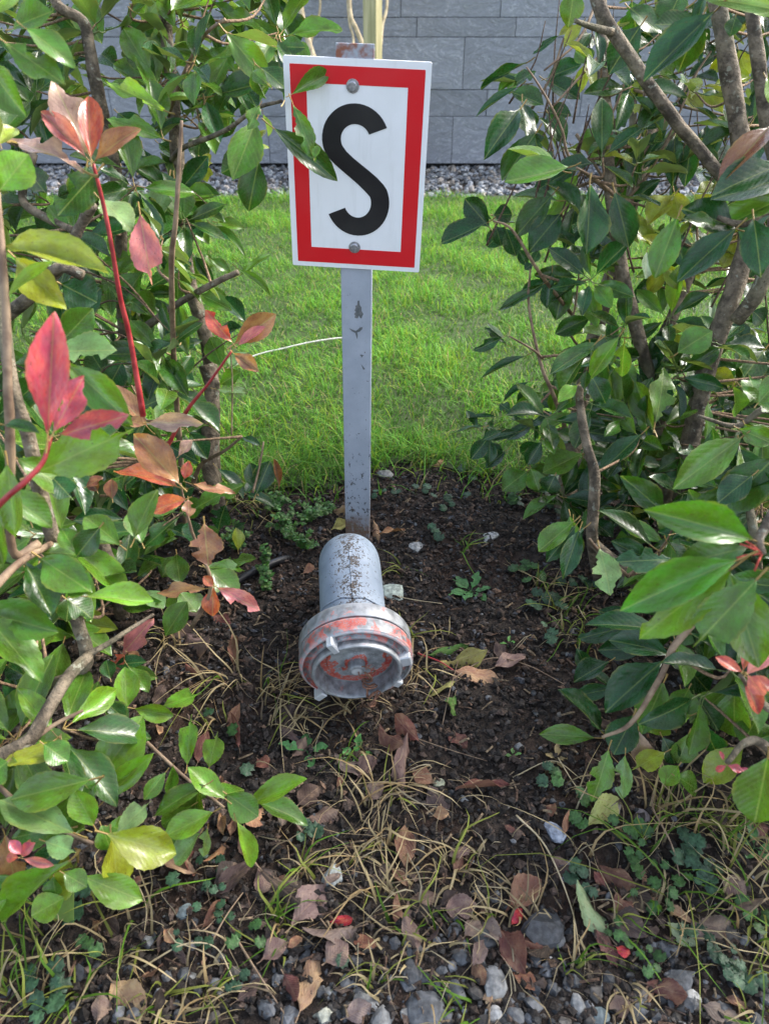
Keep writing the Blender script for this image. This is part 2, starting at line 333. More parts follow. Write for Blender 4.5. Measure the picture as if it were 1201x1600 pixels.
# slate clad wall: plinth core plus every tile
wall = empty('slate_wall', (0, YW, 0)); tag(wall, 'grey slate clad wall of long split tiles behind the lawn', 'wall', kind='structure')
box('wall_core', (-9, 9, .045, .30, -.3, 1.42), 'plinth', wall, 0)
def zw(py): return CAMZ - YW * math.tan(PITCH + math.atan((py - 800) / FPX))
zs = [.022, zw(182), zw(140), zw(58), zw(27)]; zs += [zs[-1] + .295, zs[-1] + .445]
def xw(px, z): v = Vector((0, YW, z)) - CAM; return (px - 600.5) / FPX * v.dot(FWD)
ph = [xw(706, .15), xw(760, .37), xw(724, .6), xw(651, .78), xw(626, .95), .1]
for r in range(6):
    z0, z1 = zs[r], zs[r + 1]; x = ph[r] - .6 * 13
    while x < 7.6:
        w = .6
        bm = box_geo(x + .0015, x + w - .0015, 0, .03, z0 + .0015, z1 - .0015, .0015)
        me = bpy.data.meshes.new('tile'); 
        for v in bm.verts: v.co.x -= x + .3; v.co.z -= z0
        bm.to_mesh(me); bm.free(); me.materials.append(M['slate'])
        t = link('tile', me, wall, (x + .3, R.uniform(-.0035, .0025), z0)); t.rotation_euler = (R.uniform(-.002, .002), 0, 0); x += w
cap = box('coping', (-9, 9, -.02, .32, zs[6] + .003, zs[6] + .04), 'slate', wall)
# stones: a handful of angular prototypes
def stone_proto(seed):
    import bmesh
    bm = bmesh.new(); bmesh.ops.create_icosphere(bm, subdivisions=1, radius=1); rr = random.Random(seed)
    sc = (rr.uniform(.75, 1.2), rr.uniform(.65, 1), rr.uniform(.45, .75))
    for v in bm.verts:
        k = 1 + rr.uniform(-.28, .22); v.co = Vector((v.co.x * sc[0] * k, v.co.y * sc[1] * k, v.co.z * sc[2] * k))
    v = np.array([tuple(p.co) for p in bm.verts]); t = np.array([[q.index for q in f.verts] for f in bm.faces]); bm.free(); return v, t
SP = [stone_proto(i) for i in range(12)]
def rotm(rx, ry, rz):
    return np.array(Matrix.Rotation(rz, 3, 'Z') @ Matrix.Rotation(ry, 3, 'Y') @ Matrix.Rotation(rx, 3, 'X'))
ROT = [rotm(R.uniform(-.6, .6), R.uniform(-.6, .6), R.uniform(0, 6.28)) for _ in range(80)]
def stonecol():
    g = R.choice([.035, .05, .07, .10, .14]) * R.uniform(.8, 1.2); t = R.random()
    return (g * .97, g, g * 1.05) if t < .7 else (g * 1.15, g, g * .85) if t < .9 else (.17, .17, .165)
S = Soup()
for _ in range(9000):
    x = R.uniform(-3.4, 3.4); y = R.uniform(4.42 + .05 * mnoise.noise(Vector((x * 5, 0, 0))), 5.42); s = R.uniform(.010, .024); v, t = R.choice(SP)
    S.add((v * s) @ R.choice(ROT).T + (x, y, hgt(x, y) + R.uniform(0, .018)), t, np.array(stonecol()) * 2.0)
tag(link('gravel', S.mesh('gravel', 'stone', False)), 'grey crushed gravel strip along the foot of the slate wall', 'gravel', kind='stuff')
S = Soup()
for _ in range(8500):
    x = R.uniform(-1.1, 1.1); y = .18 + .36 * R.random() ** 1.15
    if y > .40 and mnoise.noise(Vector((x * 7, y * 7, 2))) + (y - .40) * 7 > .15: continue
    if x < -.12 and R.random() < .7: continue
    s = R.choice([.002, .003, .004, .005, .007, .0095]) * R.uniform(.8, 1.2); v, t = R.choice(SP)
    S.add((v * s) @ R.choice(ROT).T + (x, y, hgt(x, y) + s * .05), t, np.array(stonecol()) * .8)
for _ in range(1500):
    p = (R.uniform(-1, 1), R.uniform(.45, 1.4)); s = R.uniform(.002, .006); v, t = R.choice(SP)
    S.add((v * s) @ R.choice(ROT).T + (p[0], p[1], hgt(*p) + s * .4), t, np.array(stonecol()) * .8)
tag(link('gravel', S.mesh('gravel', 'stone', False)), 'small grey gravel half sunk in soil at the near edge of the bed', 'gravel', kind='stuff')
# soil crumbs and bark chips
S = Soup(); oc = np.array([(1, 0, 0), (-1, 0, 0), (0, 1, 0), (0, -1, 0), (0, 0, 1), (0, 0, -1)], float); ot = np.array([(0, 2, 4), (2, 1, 4), (1, 3, 4), (3, 0, 4), (2, 0, 5), (1, 2, 5), (3, 1, 5), (0, 3, 5)])
for _ in range(42000):
    x = R.gauss(0, .5); y = R.uniform(.15, 1.5)
    if abs(x) > 1.3 or y > bed_edge(x) + .08: continue
    s = R.choice([.0015, .002, .0025, .0035, .005, .0065]) * R.uniform(.8, 1.3)
    mul = NR.uniform(.6, 1.4, (6, 1)) * (1, R.uniform(.5, 1), R.uniform(.35, .9))
    q = R.random(); b = R.uniform(.5, 1.4); q *= (.80 if y < .78 else 1.04) if R.random() < .8 else 1
    c = (.031 * b, .025 * b, .021 * b) if q < .66 else (.075 * b, .052 * b, .040 * b) if q < .88 else (.12 * b, .075 * b, .05 * b) if q < .95 else (.06 * b, .06 * b, .065 * b)
    S.add((oc * s * mul) @ R.choice(ROT).T + (x, y, hgt(x, y) + s * .35 + R.random() * .003), ot, c)
for _ in range(1700):                                   # slivers of bark and roots
    x = R.gauss(0, .45); y = R.uniform(.2, 1.4); a = R.uniform(0, 6.28); L = R.uniform(.006, .022); w = R.uniform(.0006, .0018)
    dx, dy = math.cos(a), math.sin(a); z = hgt(x, y) + R.uniform(.003, .008); z2 = z + R.uniform(-.003, .006)
    S.add([(x - dy * w, y + dx * w, z), (x + dy * w, y - dx * w, z), (x + dx * L + dy * w, y + dy * L - dx * w, z2), (x + dx * L - dy * w, y + dy * L + dx * w, z2), (x + dx * L / 2, y + dy * L / 2, max(z, z2) + .0015)],
          [(0, 1, 4), (1, 2, 4), (2, 3, 4), (3, 0, 4)], R.choice([(.10, .06, .04), (.06, .04, .03), (.18, .13, .08)]))
tag(link('soil_crumbs', S.mesh('soil_crumbs', 'crumb', False)), 'dark brown crumbly soil with bark chips covering the bed', 'soil', kind='stuff')

# grass blades in bulk
def blades(P, H, Wd, lean, az, col, col2=None, seg=3, droop=1.0, curl=None):
    """P (n,3) feet; returns V,T,C.  Each blade is a bent tapering strip."""
    n = len(P); lv = []; C = []
    side = np.stack([-np.sin(az), np.cos(az), np.zeros(n)], 1); d = np.stack([np.cos(az), np.sin(az), np.zeros(n)], 1)
    tw = NR.uniform(-.8, .8, n)[:, None]; side = side * np.cos(tw) + d * np.sin(tw)
    for i in range(seg + 1):
        u = i / seg; hor = H * lean * u ** 1.7; ver = H * (u - .5 * lean * droop * u ** 2.2)
        c = P + d * hor[:, None]
        if curl is not None: c = c + np.stack([-np.sin(az), np.cos(az), np.zeros(n)], 1) * (H * curl * u ** 2 * (1 + .6 * np.sin(u * 5 + az * 3)))[:, None]
        c[:, 2] += np.maximum(ver, -.0)
        w = Wd * (1 - u) ** .6 if i < seg else Wd * 0
        if i < seg: lv += [c - side * w[:, None] / 2, c + side * w[:, None] / 2]
        else: lv += [c]
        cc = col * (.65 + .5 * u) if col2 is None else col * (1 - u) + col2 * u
        C += [cc] * (2 if i < seg else 1)
    k = len(lv); V = np.stack(lv, 1).reshape(-1, 3); C = np.stack(C, 1).reshape(-1, 3); base = (np.arange(n) * k)[:, None, None]
    f = []
    for i in range(seg - 1): a = 2 * i; f += [(a, a + 1, a + 3), (a, a + 3, a + 2)]
    a = 2 * (seg - 1); f += [(a, a + 1, a + 2)]
    return V, (np.array(f)[None] + base).reshape(-1, 3), C
n = 270000
x = NR.uniform(-2.7, 2.7, n); y = 1.3 + (4.55 - 1.3) * NR.random(n) ** 1.25
edge = np.array([bed_edge(v) for v in np.linspace(-2.7, 2.7, 400)]); e = np.interp(x, np.linspace(-2.7, 2.7, 400), edge) + np.abs(NR.normal(0, .03, n)) * 1.0 - (NR.random(n) < .10) * NR.random(n) ** 2 * .22
ye = 4.42 + .05 * np.sin(x * 7) + NR.normal(0, .03, n)
keep = (y > e) & (y < ye); x, y = x[keep], y[keep]; n = len(x)
g1 = np.sin(x * 5 + 2 * np.sin(y * 4)) * np.cos(y * 6 + x * 3) + .6 * np.sin(x * 13 + y * 9); g1 = np.clip(g1 + .4 * np.sin(x * 23 - y * 17), -.75, 1.1); r1 = NR.random(n)
P = np.stack([x, y, np.array([hgt(a, b) for a, b in zip(x[:1], y[:1])]).repeat(n) * 0 - .012], 1)
cg = np.array([.120, .295, .034])[None] * (1 + .3 * g1[:, None]) * NR.uniform(.6, 1.4, (n, 1))
cy = np.array([.31, .44, .04])[None] * NR.uniform(.7, 1.2, (n, 1)); m = (r1 < .16 + .08 * g1)[:, None]; cg = np.where(m, cy, cg)
m = (r1 > .965)[:, None]; cg = np.where(m, np.array([.42, .34, .16])[None], cg)
front = np.clip((1.62 - y) / .25, 0, 1)
H = NR.uniform(.022, .066, n) * (1 + .34 * g1) * (1 + .5 * front)
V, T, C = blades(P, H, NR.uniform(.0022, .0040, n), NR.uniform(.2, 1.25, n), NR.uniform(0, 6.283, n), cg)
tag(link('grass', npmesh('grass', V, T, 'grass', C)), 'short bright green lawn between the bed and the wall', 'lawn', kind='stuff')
k = N('turf'); f = k.noise(k.obj(), 30, 5); M['turf'] = k.done(k.pbr(k.mix(f, (.02, .035, .01), (.06, .085, .02)), .9))
tx = np.linspace(-6, 6, 160); Vt = []
for q in tx: Vt += [(q, bed_edge(q) + .02, -.004), (q, 2.4, -.002), (q, 4.46, -.002)]
Ft = [(3 * i + j, 3 * i + 3 + j, 3 * i + 4 + j, 3 * i + 1 + j) for i in range(159) for j in (0, 1)]
tag(link('lawn_ground', pymesh('lawn_ground', Vt, Ft, 'turf')), kind='structure')

# ------------------------------------------------------------------ the S sign on its post
SG = empty('hydrant_sign', (-.035, 1.18, -.02)); tag(SG, 'white sign with red border and black letter S on a chipped grey metal post', 'sign')
Wm = .190
r1 = Vector((.99653805, -.07396783, -.03795618)).normalized(); r2 = Vector((-.02264691, .09437575, -.99527902)); r2 = (r2 - r1 * r2.dot(r1)).normalized(); nn = r1.cross(r2)     # nn points away from the camera
T0 = Vector((-.68065146, 5.81555003, -.23117708)) * Wm + CAM; Hm = Wm * 1.428
SM = Matrix((( r1.x, -r2.x, -nn.x, T0.x), (r1.y, -r2.y, -nn.y, T0.y), (r1.z, -r2.z, -nn.z, T0.z), (0, 0, 0, 1)))   # local x right, y up, z to the viewer
SM.translation = T0 - Vector(SG.location)
def plate(name, loops, mat, z0, z1, par=SG, mtx=SM):
    """extruded outline(s) in sign coordinates; loops = [outer, hole?] of (u,v)"""
    import bmesh
    bm = bmesh.new(); es = []
    for lp in loops:
        vsx = [bm.verts.new((u * Wm, -v * Hm, z1)) for u, v in lp]
        es += [bm.edges.new((vsx[i], vsx[(i + 1) % len(vsx)])) for i in range(len(vsx))]
    bmesh.ops.triangle_fill(bm, edges=es, use_beauty=True, use_dissolve=False, normal=(0, 0, 1))
    bmesh.ops.recalc_face_normals(bm, faces=bm.faces[:])
    r = bmesh.ops.extrude_face_region(bm, geom=bm.faces[:]); 
    for v in [g for g in r['geom'] if isinstance(g, bmesh.types.BMVert)]: v.co.z = z0
    bmesh.ops.recalc_face_normals(bm, faces=bm.faces[:])
    me = bpy.data.meshes.new(name); bm.to_mesh(me); bm.free(); me.materials.append(M[mat]); o = link(name, me, par); o.matrix_local = mtx; return o
def rrect(u0, v0, u1, v1, r=.012, n=4):
    o = []; ry = r * Wm / Hm
    for cx, cy, a0 in ((u0 + r, v0 + ry, 180), (u1 - r, v0 + ry, 270), (u1 - r, v1 - ry, 0), (u0 + r, v1 - ry, 90)):
        for i in range(n + 1): a = math.radians(a0 + 90 * i / n); o.append((cx + r * math.cos(a), cy + ry * math.sin(a)))
    return o
plate('sign_panel', [rrect(0, 0, 1, 1)], 'white', -.003, 0)
plate('red_border', [rrect(.043, .032, .961, .975, .004), rrect(.153, .109, .848, .893, .002)], 'red', -.0005, .0004)
def s_outline():
    cl = []; asp = Hm / Wm
    c1 = (.492, .347); ro, ri = (.238, .161), (.104, .0705); c2 = (.510, .647); qo, qi = (.237, .171), (.1015, .077)
    inn, ou = [], []
    for i in range(25):                                   # upper bowl, anticlockwise from its right tip
        a = math.radians(22 + (205 - 22) * i / 24); ou.append((c1[0] + ro[0] * math.cos(a), c1[1] - ro[1] * math.sin(a)))
        inn.append((c1[0] + ri[0] * math.cos(a), c1[1] - ri[1] * math.sin(a)))
    a_s, b_s = [], []
    for i in range(25):                                   # lower bowl, from upper right clockwise round to lower left
        a = math.radians(25 - (25 + 157) * i / 24 + 0); b_s.append((c2[0] + qo[0] * math.cos(a), c2[1] - qo[1] * math.sin(a)))
        a_s.append((c2[0] + qi[0] * math.cos(a), c2[1] - qi[1] * math.sin(a)))
    def bez(p, q, c, d): return [tuple((1 - t) ** 3 * p[k] + 3 * (1 - t) ** 2 * t * c[k] + 3 * (1 - t) * t * t * d[k] + t ** 3 * q[k] for k in (0, 1)) for t in (.15, .3, .45, .6, .75, .9)]
    left = ou + bez(ou[-1], a_s[0], (.315, .468), (.50, .535)) + a_s          # outer upper bowl runs into inner lower bowl
    rt = inn + bez(inn[-1], b_s[0], (.44, .435), (.66, .50)) + b_s
    return left + rt[::-1]
plate('letter', [s_outline()], 'ink', -.0004, .0007)
for u, v in ((.471, .113), (.489, .882)):
    b = lathe('bolt', [(0, .0040), (.0050, .0040), (.0059, .0032), (.0061, .0006), (.0084, .0005), (.0086, 0)], 'bolt', SG, 16); b.matrix_local = SM @ Matrix.Translation((u * Wm, -v * Hm, .0006))
# post: flat bar running from the foot to just above the panel
pt = [SM @ Vector((.478 * Wm, y_ * Hm, -.0098)) for y_ in (.045, -1.0)]; foot = Vector((.002, -.002, 0))
pt[1] += Vector((.0045, 0, 0)); pt[0] += Vector((.0014, 0, 0)); axis = (pt[1] - pt[0]).normalized(); L_ = (pt[0].z + .06) / -axis.z; Pm = Matrix(((r1.x, -nn.x, -axis.x, 0), (r1.y, -nn.y, -axis.y, 0), (r1.z, -nn.z, -axis.z, 0), (0, 0, 0, 1)))
Pm.col[0][:3] = (r1 - axis * r1.dot(axis)).normalized(); Pm.col[2][:3] = -axis; Pm.col[1][:3] = (-axis).cross(Vector(Pm.col[0][:3]))
Pm.translation = pt[0] + axis * L_
o = box('post', (-.0236, .0236, -.006, .006, 0, L_), 'post', SG, .0012); o.matrix_local = Pm
def chip(cx, cy, sc, pts):
    import bmesh
    bm = bmesh.new(); vv = [bm.verts.new((cx + x_ * sc, 0, cy + y_ * sc)) for x_, y_ in pts]; es = [bm.edges.new((vv[i], vv[(i + 1) % len(vv)])) for i in range(len(vv))]
    bmesh.ops.triangle_fill(bm, edges=es, use_beauty=True, use_dissolve=False, normal=(0, -1, 0)); bmesh.ops.subdivide_edges(bm, edges=bm.edges[:], cuts=1)
    me = bpy.data.meshes.new('paint_chip'); bm.to_mesh(me); bm.free(); me.materials.append(M['chip']); o = link('paint_chip', me, SG); o.matrix_local = Pm @ Matrix.Translation((0, -.0062, 0))
M['chip'] = simple_noise('bare_grey_metal', (.10, .11, .12), (.16, .165, .17), 120, .6)
zt = L_ - .355
chip(.003, zt, .001, [(-1, 19), (1.5, 20), (2.5, 12), (5, 9), (5, 3), (8, -2), (6, -6), (5, -10), (2, -8), (1, -5), (-1, -10), (-6, -9), (-5, -5), (-7, -3), (-4, 1), (-6, 3), (-4, 8), (-5, 11), (-2, 12)])
chip(.000, zt - .034, .001, [(-12, 7), (-5, 4), (-1, 3), (3, 6), (5, 9), (10, 10), (9, 6), (5, 2), (1, 0), (2, -4), (1, -12), (-1, -5), (-2, -1), (-8, 2)])
chip(.008, zt - .075, .001, [(-3, 2), (0, 3), (4, 1), (2, 0), (0, -3), (-1, 0)]); chip(.010, zt - .095, .001, [(-3, 6), (0, 2), (4, -3), (1, -5), (-1, 0)])
o = box('top_bracket', (-.0245, .0245, -.009, -.0065, L_ - .055, L_ + .004), 'bracket', SG, .0005); o.matrix_local = Pm; o['label'] = 'rust streaked bracket plate above the panel'

# ------------------------------------------------------------------ pipe coupling
fc = Vector((-.038, .728, .087)); tl, yw = math.radians(-9), math.radians(5)
ax = Vector((math.sin(yw) * math.cos(tl), -math.cos(yw) * math.cos(tl), math.sin(tl))).normalized()
ux = Vector((0, 0, 1)).cross(ax).normalized(); uy = ax.cross(ux).normalized()
CP = empty('pipe_coupling', (fc.x, fc.y + .2, -.01)); tag(CP, 'grey pipe elbow with capped hose coupling and worn red paint before the post', 'pipe coupling')
CM = Matrix(((ux.x, uy.x, ax.x, fc.x), (ux.y, uy.y, ax.y, fc.y), (ux.z, uy.z, ax.z, fc.z), (0, 0, 0, 1))); CM.translation = fc - Vector(CP.location)
def cl(o): o.matrix_local = CM; return o
# elbow pipe (local frame: z along the axis, y up)
path = [(0, 0, -.055 - .0125 * i) for i in range(12)]
R0 = .043; zc = path[-1][2]
for i in range(1, 11): a = math.radians(99 * i / 10); path.append((0, -R0 * (1 - math.cos(a)), zc - R0 * math.sin(a)))
e_ = Vector(path[-1]); d_ = (e_ - Vector(path[-2])).normalized(); path += [tuple(e_ + d_ * .03 * i) for i in range(1, 5)]
path = [Vector(p) for p in path]; V, F = [], []; sd_ = 56
for i, p in enumerate(path):
    t = (path[min(i + 1, len(path) - 1)] - path[max(i - 1, 0)]).normalized(); a = Vector((1, 0, 0)); b = a.cross(t).normalized()
    rr = .0478 if i < 4 else .0490
    for k in range(sd_): an = 2 * math.pi * k / sd_; V.append(p + a * rr * math.cos(an) + b * rr * math.sin(an))
for i in range(len(path) - 1):
    for k in range(sd_): k2 = (k + 1) % sd_; F.append((i * sd_ + k, i * sd_ + k2, (i + 1) * sd_ + k2, (i + 1) * sd_ + k))
pipe = cl(link('pipe', pymesh('pipe', V, F, 'pipe'), CP))
rng = [Vector((.0486 * math.cos(a), .0486 * math.sin(a), -.0985 + .0012 * math.sin(a * 9) + .004 * math.cos(a))) for a in np.linspace(0, 2 * math.pi, 65)]
def loose(name, path, rad, mat, par, sides=6):
    v, t = tube_geo(path, rad, sides, .25); return cl(link(name, npmesh(name, v, t, mat), par))
loose('weld_seam', rng, .0018, 'pipe', CP)
loose('weld_seam', [Vector((.0006 * math.sin(i * 1.7), .0488, -.1 - .0085 * i)) for i in range(12)], .0012, 'pipe', CP)
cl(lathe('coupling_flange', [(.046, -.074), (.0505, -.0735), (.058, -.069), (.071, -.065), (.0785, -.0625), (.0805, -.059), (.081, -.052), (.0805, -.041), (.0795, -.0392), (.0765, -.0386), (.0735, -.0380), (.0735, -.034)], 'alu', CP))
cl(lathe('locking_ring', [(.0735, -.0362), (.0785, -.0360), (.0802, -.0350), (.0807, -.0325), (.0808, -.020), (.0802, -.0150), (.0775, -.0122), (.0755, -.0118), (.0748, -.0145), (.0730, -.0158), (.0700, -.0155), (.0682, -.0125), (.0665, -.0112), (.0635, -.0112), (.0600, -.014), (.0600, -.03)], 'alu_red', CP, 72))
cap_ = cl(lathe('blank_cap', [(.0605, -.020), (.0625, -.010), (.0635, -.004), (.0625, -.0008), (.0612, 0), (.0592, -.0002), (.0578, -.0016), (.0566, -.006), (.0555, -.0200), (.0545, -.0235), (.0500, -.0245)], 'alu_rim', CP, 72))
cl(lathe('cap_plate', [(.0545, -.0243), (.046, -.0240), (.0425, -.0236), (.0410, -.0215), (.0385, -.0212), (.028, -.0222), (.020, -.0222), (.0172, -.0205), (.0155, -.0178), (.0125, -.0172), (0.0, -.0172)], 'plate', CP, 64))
cl(lathe('hub', [(.0125, -.0173), (.0122, -.0070), (.0112, -.0045), (.0088, -.0030), (.005, -.0022), (0, -.002)], 'alu_rim', CP, 32))
for an, rad, wd, lg, hh in ((118, .0675, .010, .022, .0125), (12, .068, .020, .019, .008), (225, .075, .011, .018, .012), (325, .069, .013, .016, .007)):
    a = math.radians(an); o = box('lug', (-wd / 2, wd / 2, -lg / 2, lg / 2, -.017, -.0115 + hh), 'alu_rim', CP, .0014)
    o.matrix_local = CM @ Matrix.Translation((rad * math.cos(a), rad * math.sin(a), 0)) @ Matrix.Rotation(a - math.pi / 2, 4, 'Z')
wp = []
for i in range(40):
    u = i / 39; wp.append(Vector((.010 + .016 * u + .007 * math.sin(u * 19), -.002 - .058 * u + .005 * math.cos(u * 17), .000 + .006 * math.sin(u * 23) + .012 * u)))
loose('wire', wp, .0014, 'rust', CP, 5)
loose('wire', [Vector((.014 + .012 * math.cos(a), .001 + .010 * math.sin(a), -.002 + .003 * math.sin(2 * a))) for a in np.linspace(0, 6.3, 24)], .0008, 'rust', CP, 5)
loose('wire', [p + Vector((.004 * math.sin(i * .9), .003 * math.cos(i * .7), .002)) for i, p in enumerate(wp)], .0012, 'rust', CP, 5)

# ------------------------------------------------------------------ stake, bare shrub, cord, black hose
st = box('wooden_stake', (-.045, .045, -.03, .03, -.1, 2.3), 'stake', None, .004, (0, 0, 0))
p0 = W(582, 40, 4.05); st.location = (p0.x, p0.y, 0); st.rotation_euler = (0, 0, math.radians(-38))
tag(st, 'weathered square wooden stake standing behind the sign near the wall', 'stake')
bs = empty('bare_shrub', (p0.x - .12, p0.y + .25, 0)); tag(bs, 'leafless shrub with pale tan stems rising behind the sign', 'shrub')
def wp_(px, py, dd=0): return W(px, py, 4.25 + dd)
B0 = Vector(bs.location) + Vector((0, 0, -.02))
for pts, ra, rb in (([(500, 120), (488, 85), (478, 50), (470, 10), (468, -60)], .024, .014), ([(487, 80, .05), (494, 45, .05), (500, 10, .05), (498, -40, .05)], .012, .006), ([(566, 110), (566, 72), (556, 45), (547, 20), (546, -50)], .018, .012),
                    ([(550, 95), (552, 60), (545, 30), (541, -40)], .011, .006), ([(592, 95), (597, 40), (604, 10), (606, -60)], .014, .008)):
    tube('stem', [B0 + Vector((R.uniform(-.03, .03), 0, 0)), B0.lerp(wp_(*pts[0]), .5) + Vector((.02, 0, 0))] + [wp_(*p) for p in pts], ra, rb, 'pale_bark', bs, 8)
c_ = [G(360, 586, .02), G(400, 575, .04), G(445, 566, .042), G(490, 557, .043), G(535, 548, .044), G(553, 545, .03), G(562, 546, -.02)]
tag(tube('cord', c_, .0024, .0024, 'cord', None, 8), 'thin white cord stretched across the lawn left of the post', 'cord')
tag(tube('hose', [G(300, 955, .004), G(350, 928, .008), G(385, 908, .012), G(430, 884, .010), G(455, 868, -.004), G(475, 856, -.04)], .0072, .0072, 'black', None, 10, wob=0), 'black plastic irrigation hose lying on soil under the left shrub', 'hose')

# ------------------------------------------------------------------ leaf meshes
def leaf_mesh(name, mat, mat2, seed, wp_=.55, fold=.25, curl=.12, bites=(), wave=.02, ser=.02, tw=0.0, nt=18, petiole=True, pinch=None):
    rr = random.Random(seed); V, F, UV = [], [], []; S_ = (-1, -.55, 0, .55, 1)
    for i in range(nt + 1):
        t = i / nt; hw = .5 * (max(math.sin(math.pi * t ** (math.log(.5) / math.log(wp_))), 0) ** (.83 + .05 * (seed % 3)))
        if i in (0,): hw = .012
        if i == nt: hw = .004
        jag = ser * (1 if i % 2 else -1) if 1 < i < nt - 1 else 0
        for s in S_:
            h = hw
            for (sd2, a, b, k) in bites:
                if s * sd2 > 0 and a < t < b: h *= k * (1 + rr.uniform(-.12, .12))
            xx = s * (h + (jag * .5 if abs(s) == 1 else 0))
            z = fold * abs(xx) * (1 - .35 * abs(s)) - curl * t * t + wave * math.sin(t * 11 + s * 2 + seed) * abs(s)
            z += tw * xx * t
            V.append((xx, t - .06 * curl * t, z)); UV.append((xx + .5, t))
    for i in range(nt):
        for j in range(4): a = i * 5 + j; F.append((a, a + 1, a + 6, a + 5))
    nb = len(F); Lp = -.17
    if petiole:
        ring = [(.03, 0), (0, .016), (-.03, 0), (0, -.016)]; b0 = len(V)
        for (yy, zz, sc) in ((Lp, .03, 1.15), (Lp / 2, .004, .9), (.03, -.006, .75)):
            for (a, b) in ring: V.append((a * sc, yy, b * sc + zz)); UV.append((.5, 0))
        for q in (0, 1):
            for k in range(4): k2 = (k + 1) % 4; F.append((b0 + q * 4 + k, b0 + q * 4 + k2, b0 + q * 4 + 4 + k2, b0 + q * 4 + 4 + k))
    me = bpy.data.meshes.new(name); me.from_pydata(V, [], F); l = me.uv_layers.new(name='UVMap')
    for lp in me.loops: l.data[lp.index].uv = UV[lp.vertex_index]
    me.materials.append(M[mat]); me.materials.append(M[mat2])
    for p in me.polygons: p.use_smooth = True; p.material_index = 1 if p.index >= nb else 0
    me.update(); return me
FL = [leaf_mesh('leaf', 'leaf', 'petiole', i, R.uniform(.5, .6), R.uniform(.2, .6), R.uniform(-.05, .30), (), R.uniform(.005, .035), .018, R.uniform(-.3, .3)) for i in range(10)]
BL = [leaf_mesh('leaf', 'leaf', 'petiole', 30 + i, .55, R.uniform(.15, .35), R.uniform(0, .2), bt, .03, .03, R.uniform(-.2, .2)) for i, bt in enumerate([((1, .6, .85, .45),), ((-1, .3, .55, .4), (1, .7, .95, .5)), ((1, .2, .35, .6), (1, .5, .62, .35), (-1, .7, .9, .6)), ((-1, .75, 1, .15), (1, .82, 1, .2)), ((1, .4, .75, .3),)])]
DL = [leaf_mesh('leaf', 'dead', 'twig', 60 + i, R.uniform(.48, .6), R.uniform(-.8, 1.2), R.uniform(-.35, .35), bt, .06, .03, R.uniform(-.9, .9)) for i, bt in enumerate([(), (), (), (), ((1, .5, .8, .5),), ((-1, .3, .6, .5),), (), ()])]
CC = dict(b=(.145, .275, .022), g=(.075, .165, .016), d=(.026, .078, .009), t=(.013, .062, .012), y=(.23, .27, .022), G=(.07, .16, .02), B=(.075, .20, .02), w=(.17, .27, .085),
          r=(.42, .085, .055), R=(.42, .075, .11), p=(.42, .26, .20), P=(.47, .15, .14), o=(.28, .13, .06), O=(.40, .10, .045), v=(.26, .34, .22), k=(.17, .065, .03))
def jit(c, a=.14):
    m_ = R.uniform(1 - a, 1 + a); return (c[0] * m_ * R.uniform(.9, 1.1), c[1] * m_, c[2] * m_ * R.uniform(.9, 1.1), 1)
def basis(B, T, w, n0, roll=0.0):
    Y = (T - B); L = Y.length; Y = Y / L; n = n0 - Y * n0.dot(Y)
    n = n.normalized() if n.length > .05 else Y.orthogonal().normalized(); X = Y.cross(n)
    m_ = Matrix(((X.x * w, Y.x * L, n.x * L, B.x), (X.y * w, Y.y * L, n.y * L, B.y), (X.z * w, Y.z * L, n.z * L, B.z), (0, 0, 0, 1)))
    return m_
class Shrub:
    def __init__(s, name, base, label, group):
        s.e = empty(name, base); tag(s.e, label, 'shrub', group); s.n = 0; s.extra = Soup(); s.tw = Soup(); s.stems = []; s.ex = 0
    def leaf(s, B, T, w, n0, c, ragged=False, mesh=None):
        me = mesh or (R.choice(BL) if ragged else R.choice(FL))
        m_ = basis(B, T, w, n0)
        if s.n < 298:
            o = link('leaf', me, s.e); o.matrix_local = Matrix.Translation(-Vector(s.e.location)) @ m_; o.color = c; s.n += 1; return o
        s.joined(me, m_, c)
    def joined(s, me, m_, c):
        v, t, uv = LEAFNP[me.name]; A = np.array(m_.to_3x3()); s.extra.add(v @ A.T + np.array(m_.translation) - np.array(s.e.location), t, c[:3], uv); s.ex += 1
    def stem(s, pts, r0, r1, mat='bark', name='branch', reg=True):
        if r1 > .010: r0, r1 = r0 * .86, r1 * .88; name = 'trunk'
        o = tube(name, pts, r0, r1, mat, s.e, 10, 6, .22)
        if reg: s.stems += [q for q in spline(pts, 6)]
        return o
    def twig(s, pts, r0, r1, c=(.2, .13, .08)):
        v, t = tube_geo(spline(pts, 4), lambda u: r0 + (r1 - r0) * u, 5, .1); s.tw.add(v - np.array(s.e.location), t, c)
    def finish(s):
        if s.ex: tag(link('foliage', s.extra.mesh('foliage', 'leaves'), s.e), kind='stuff')
        if s.tw.n: tag(link('twigs', s.tw.mesh('twigs', 'crumb'), s.e), kind='stuff')
def np_leaf(me):
    v = np.array([tuple(q.co) for q in me.vertices]); t = []; uv = np.zeros((len(v), 2)); l = me.uv_layers[0].data
    for p in me.polygons:
        a = list(p.vertices); t += [(a[0], a[1], a[2]), (a[0], a[2], a[3])]
        for li, vi in zip(p.loop_indices, a): uv[vi] = l[li].uv
    return v, np.array(t), uv
SM_L = []
for i in range(5):
    me = leaf_mesh('leaf_small', 'leaves', 'leaves', 80 + i, .55, .3, R.uniform(0, .3), (), .02, 0, R.uniform(-.3, .3), nt=6); SM_L.append(me)
LEAFNP = {me.name: np_leaf(me) for me in FL + BL + SM_L}
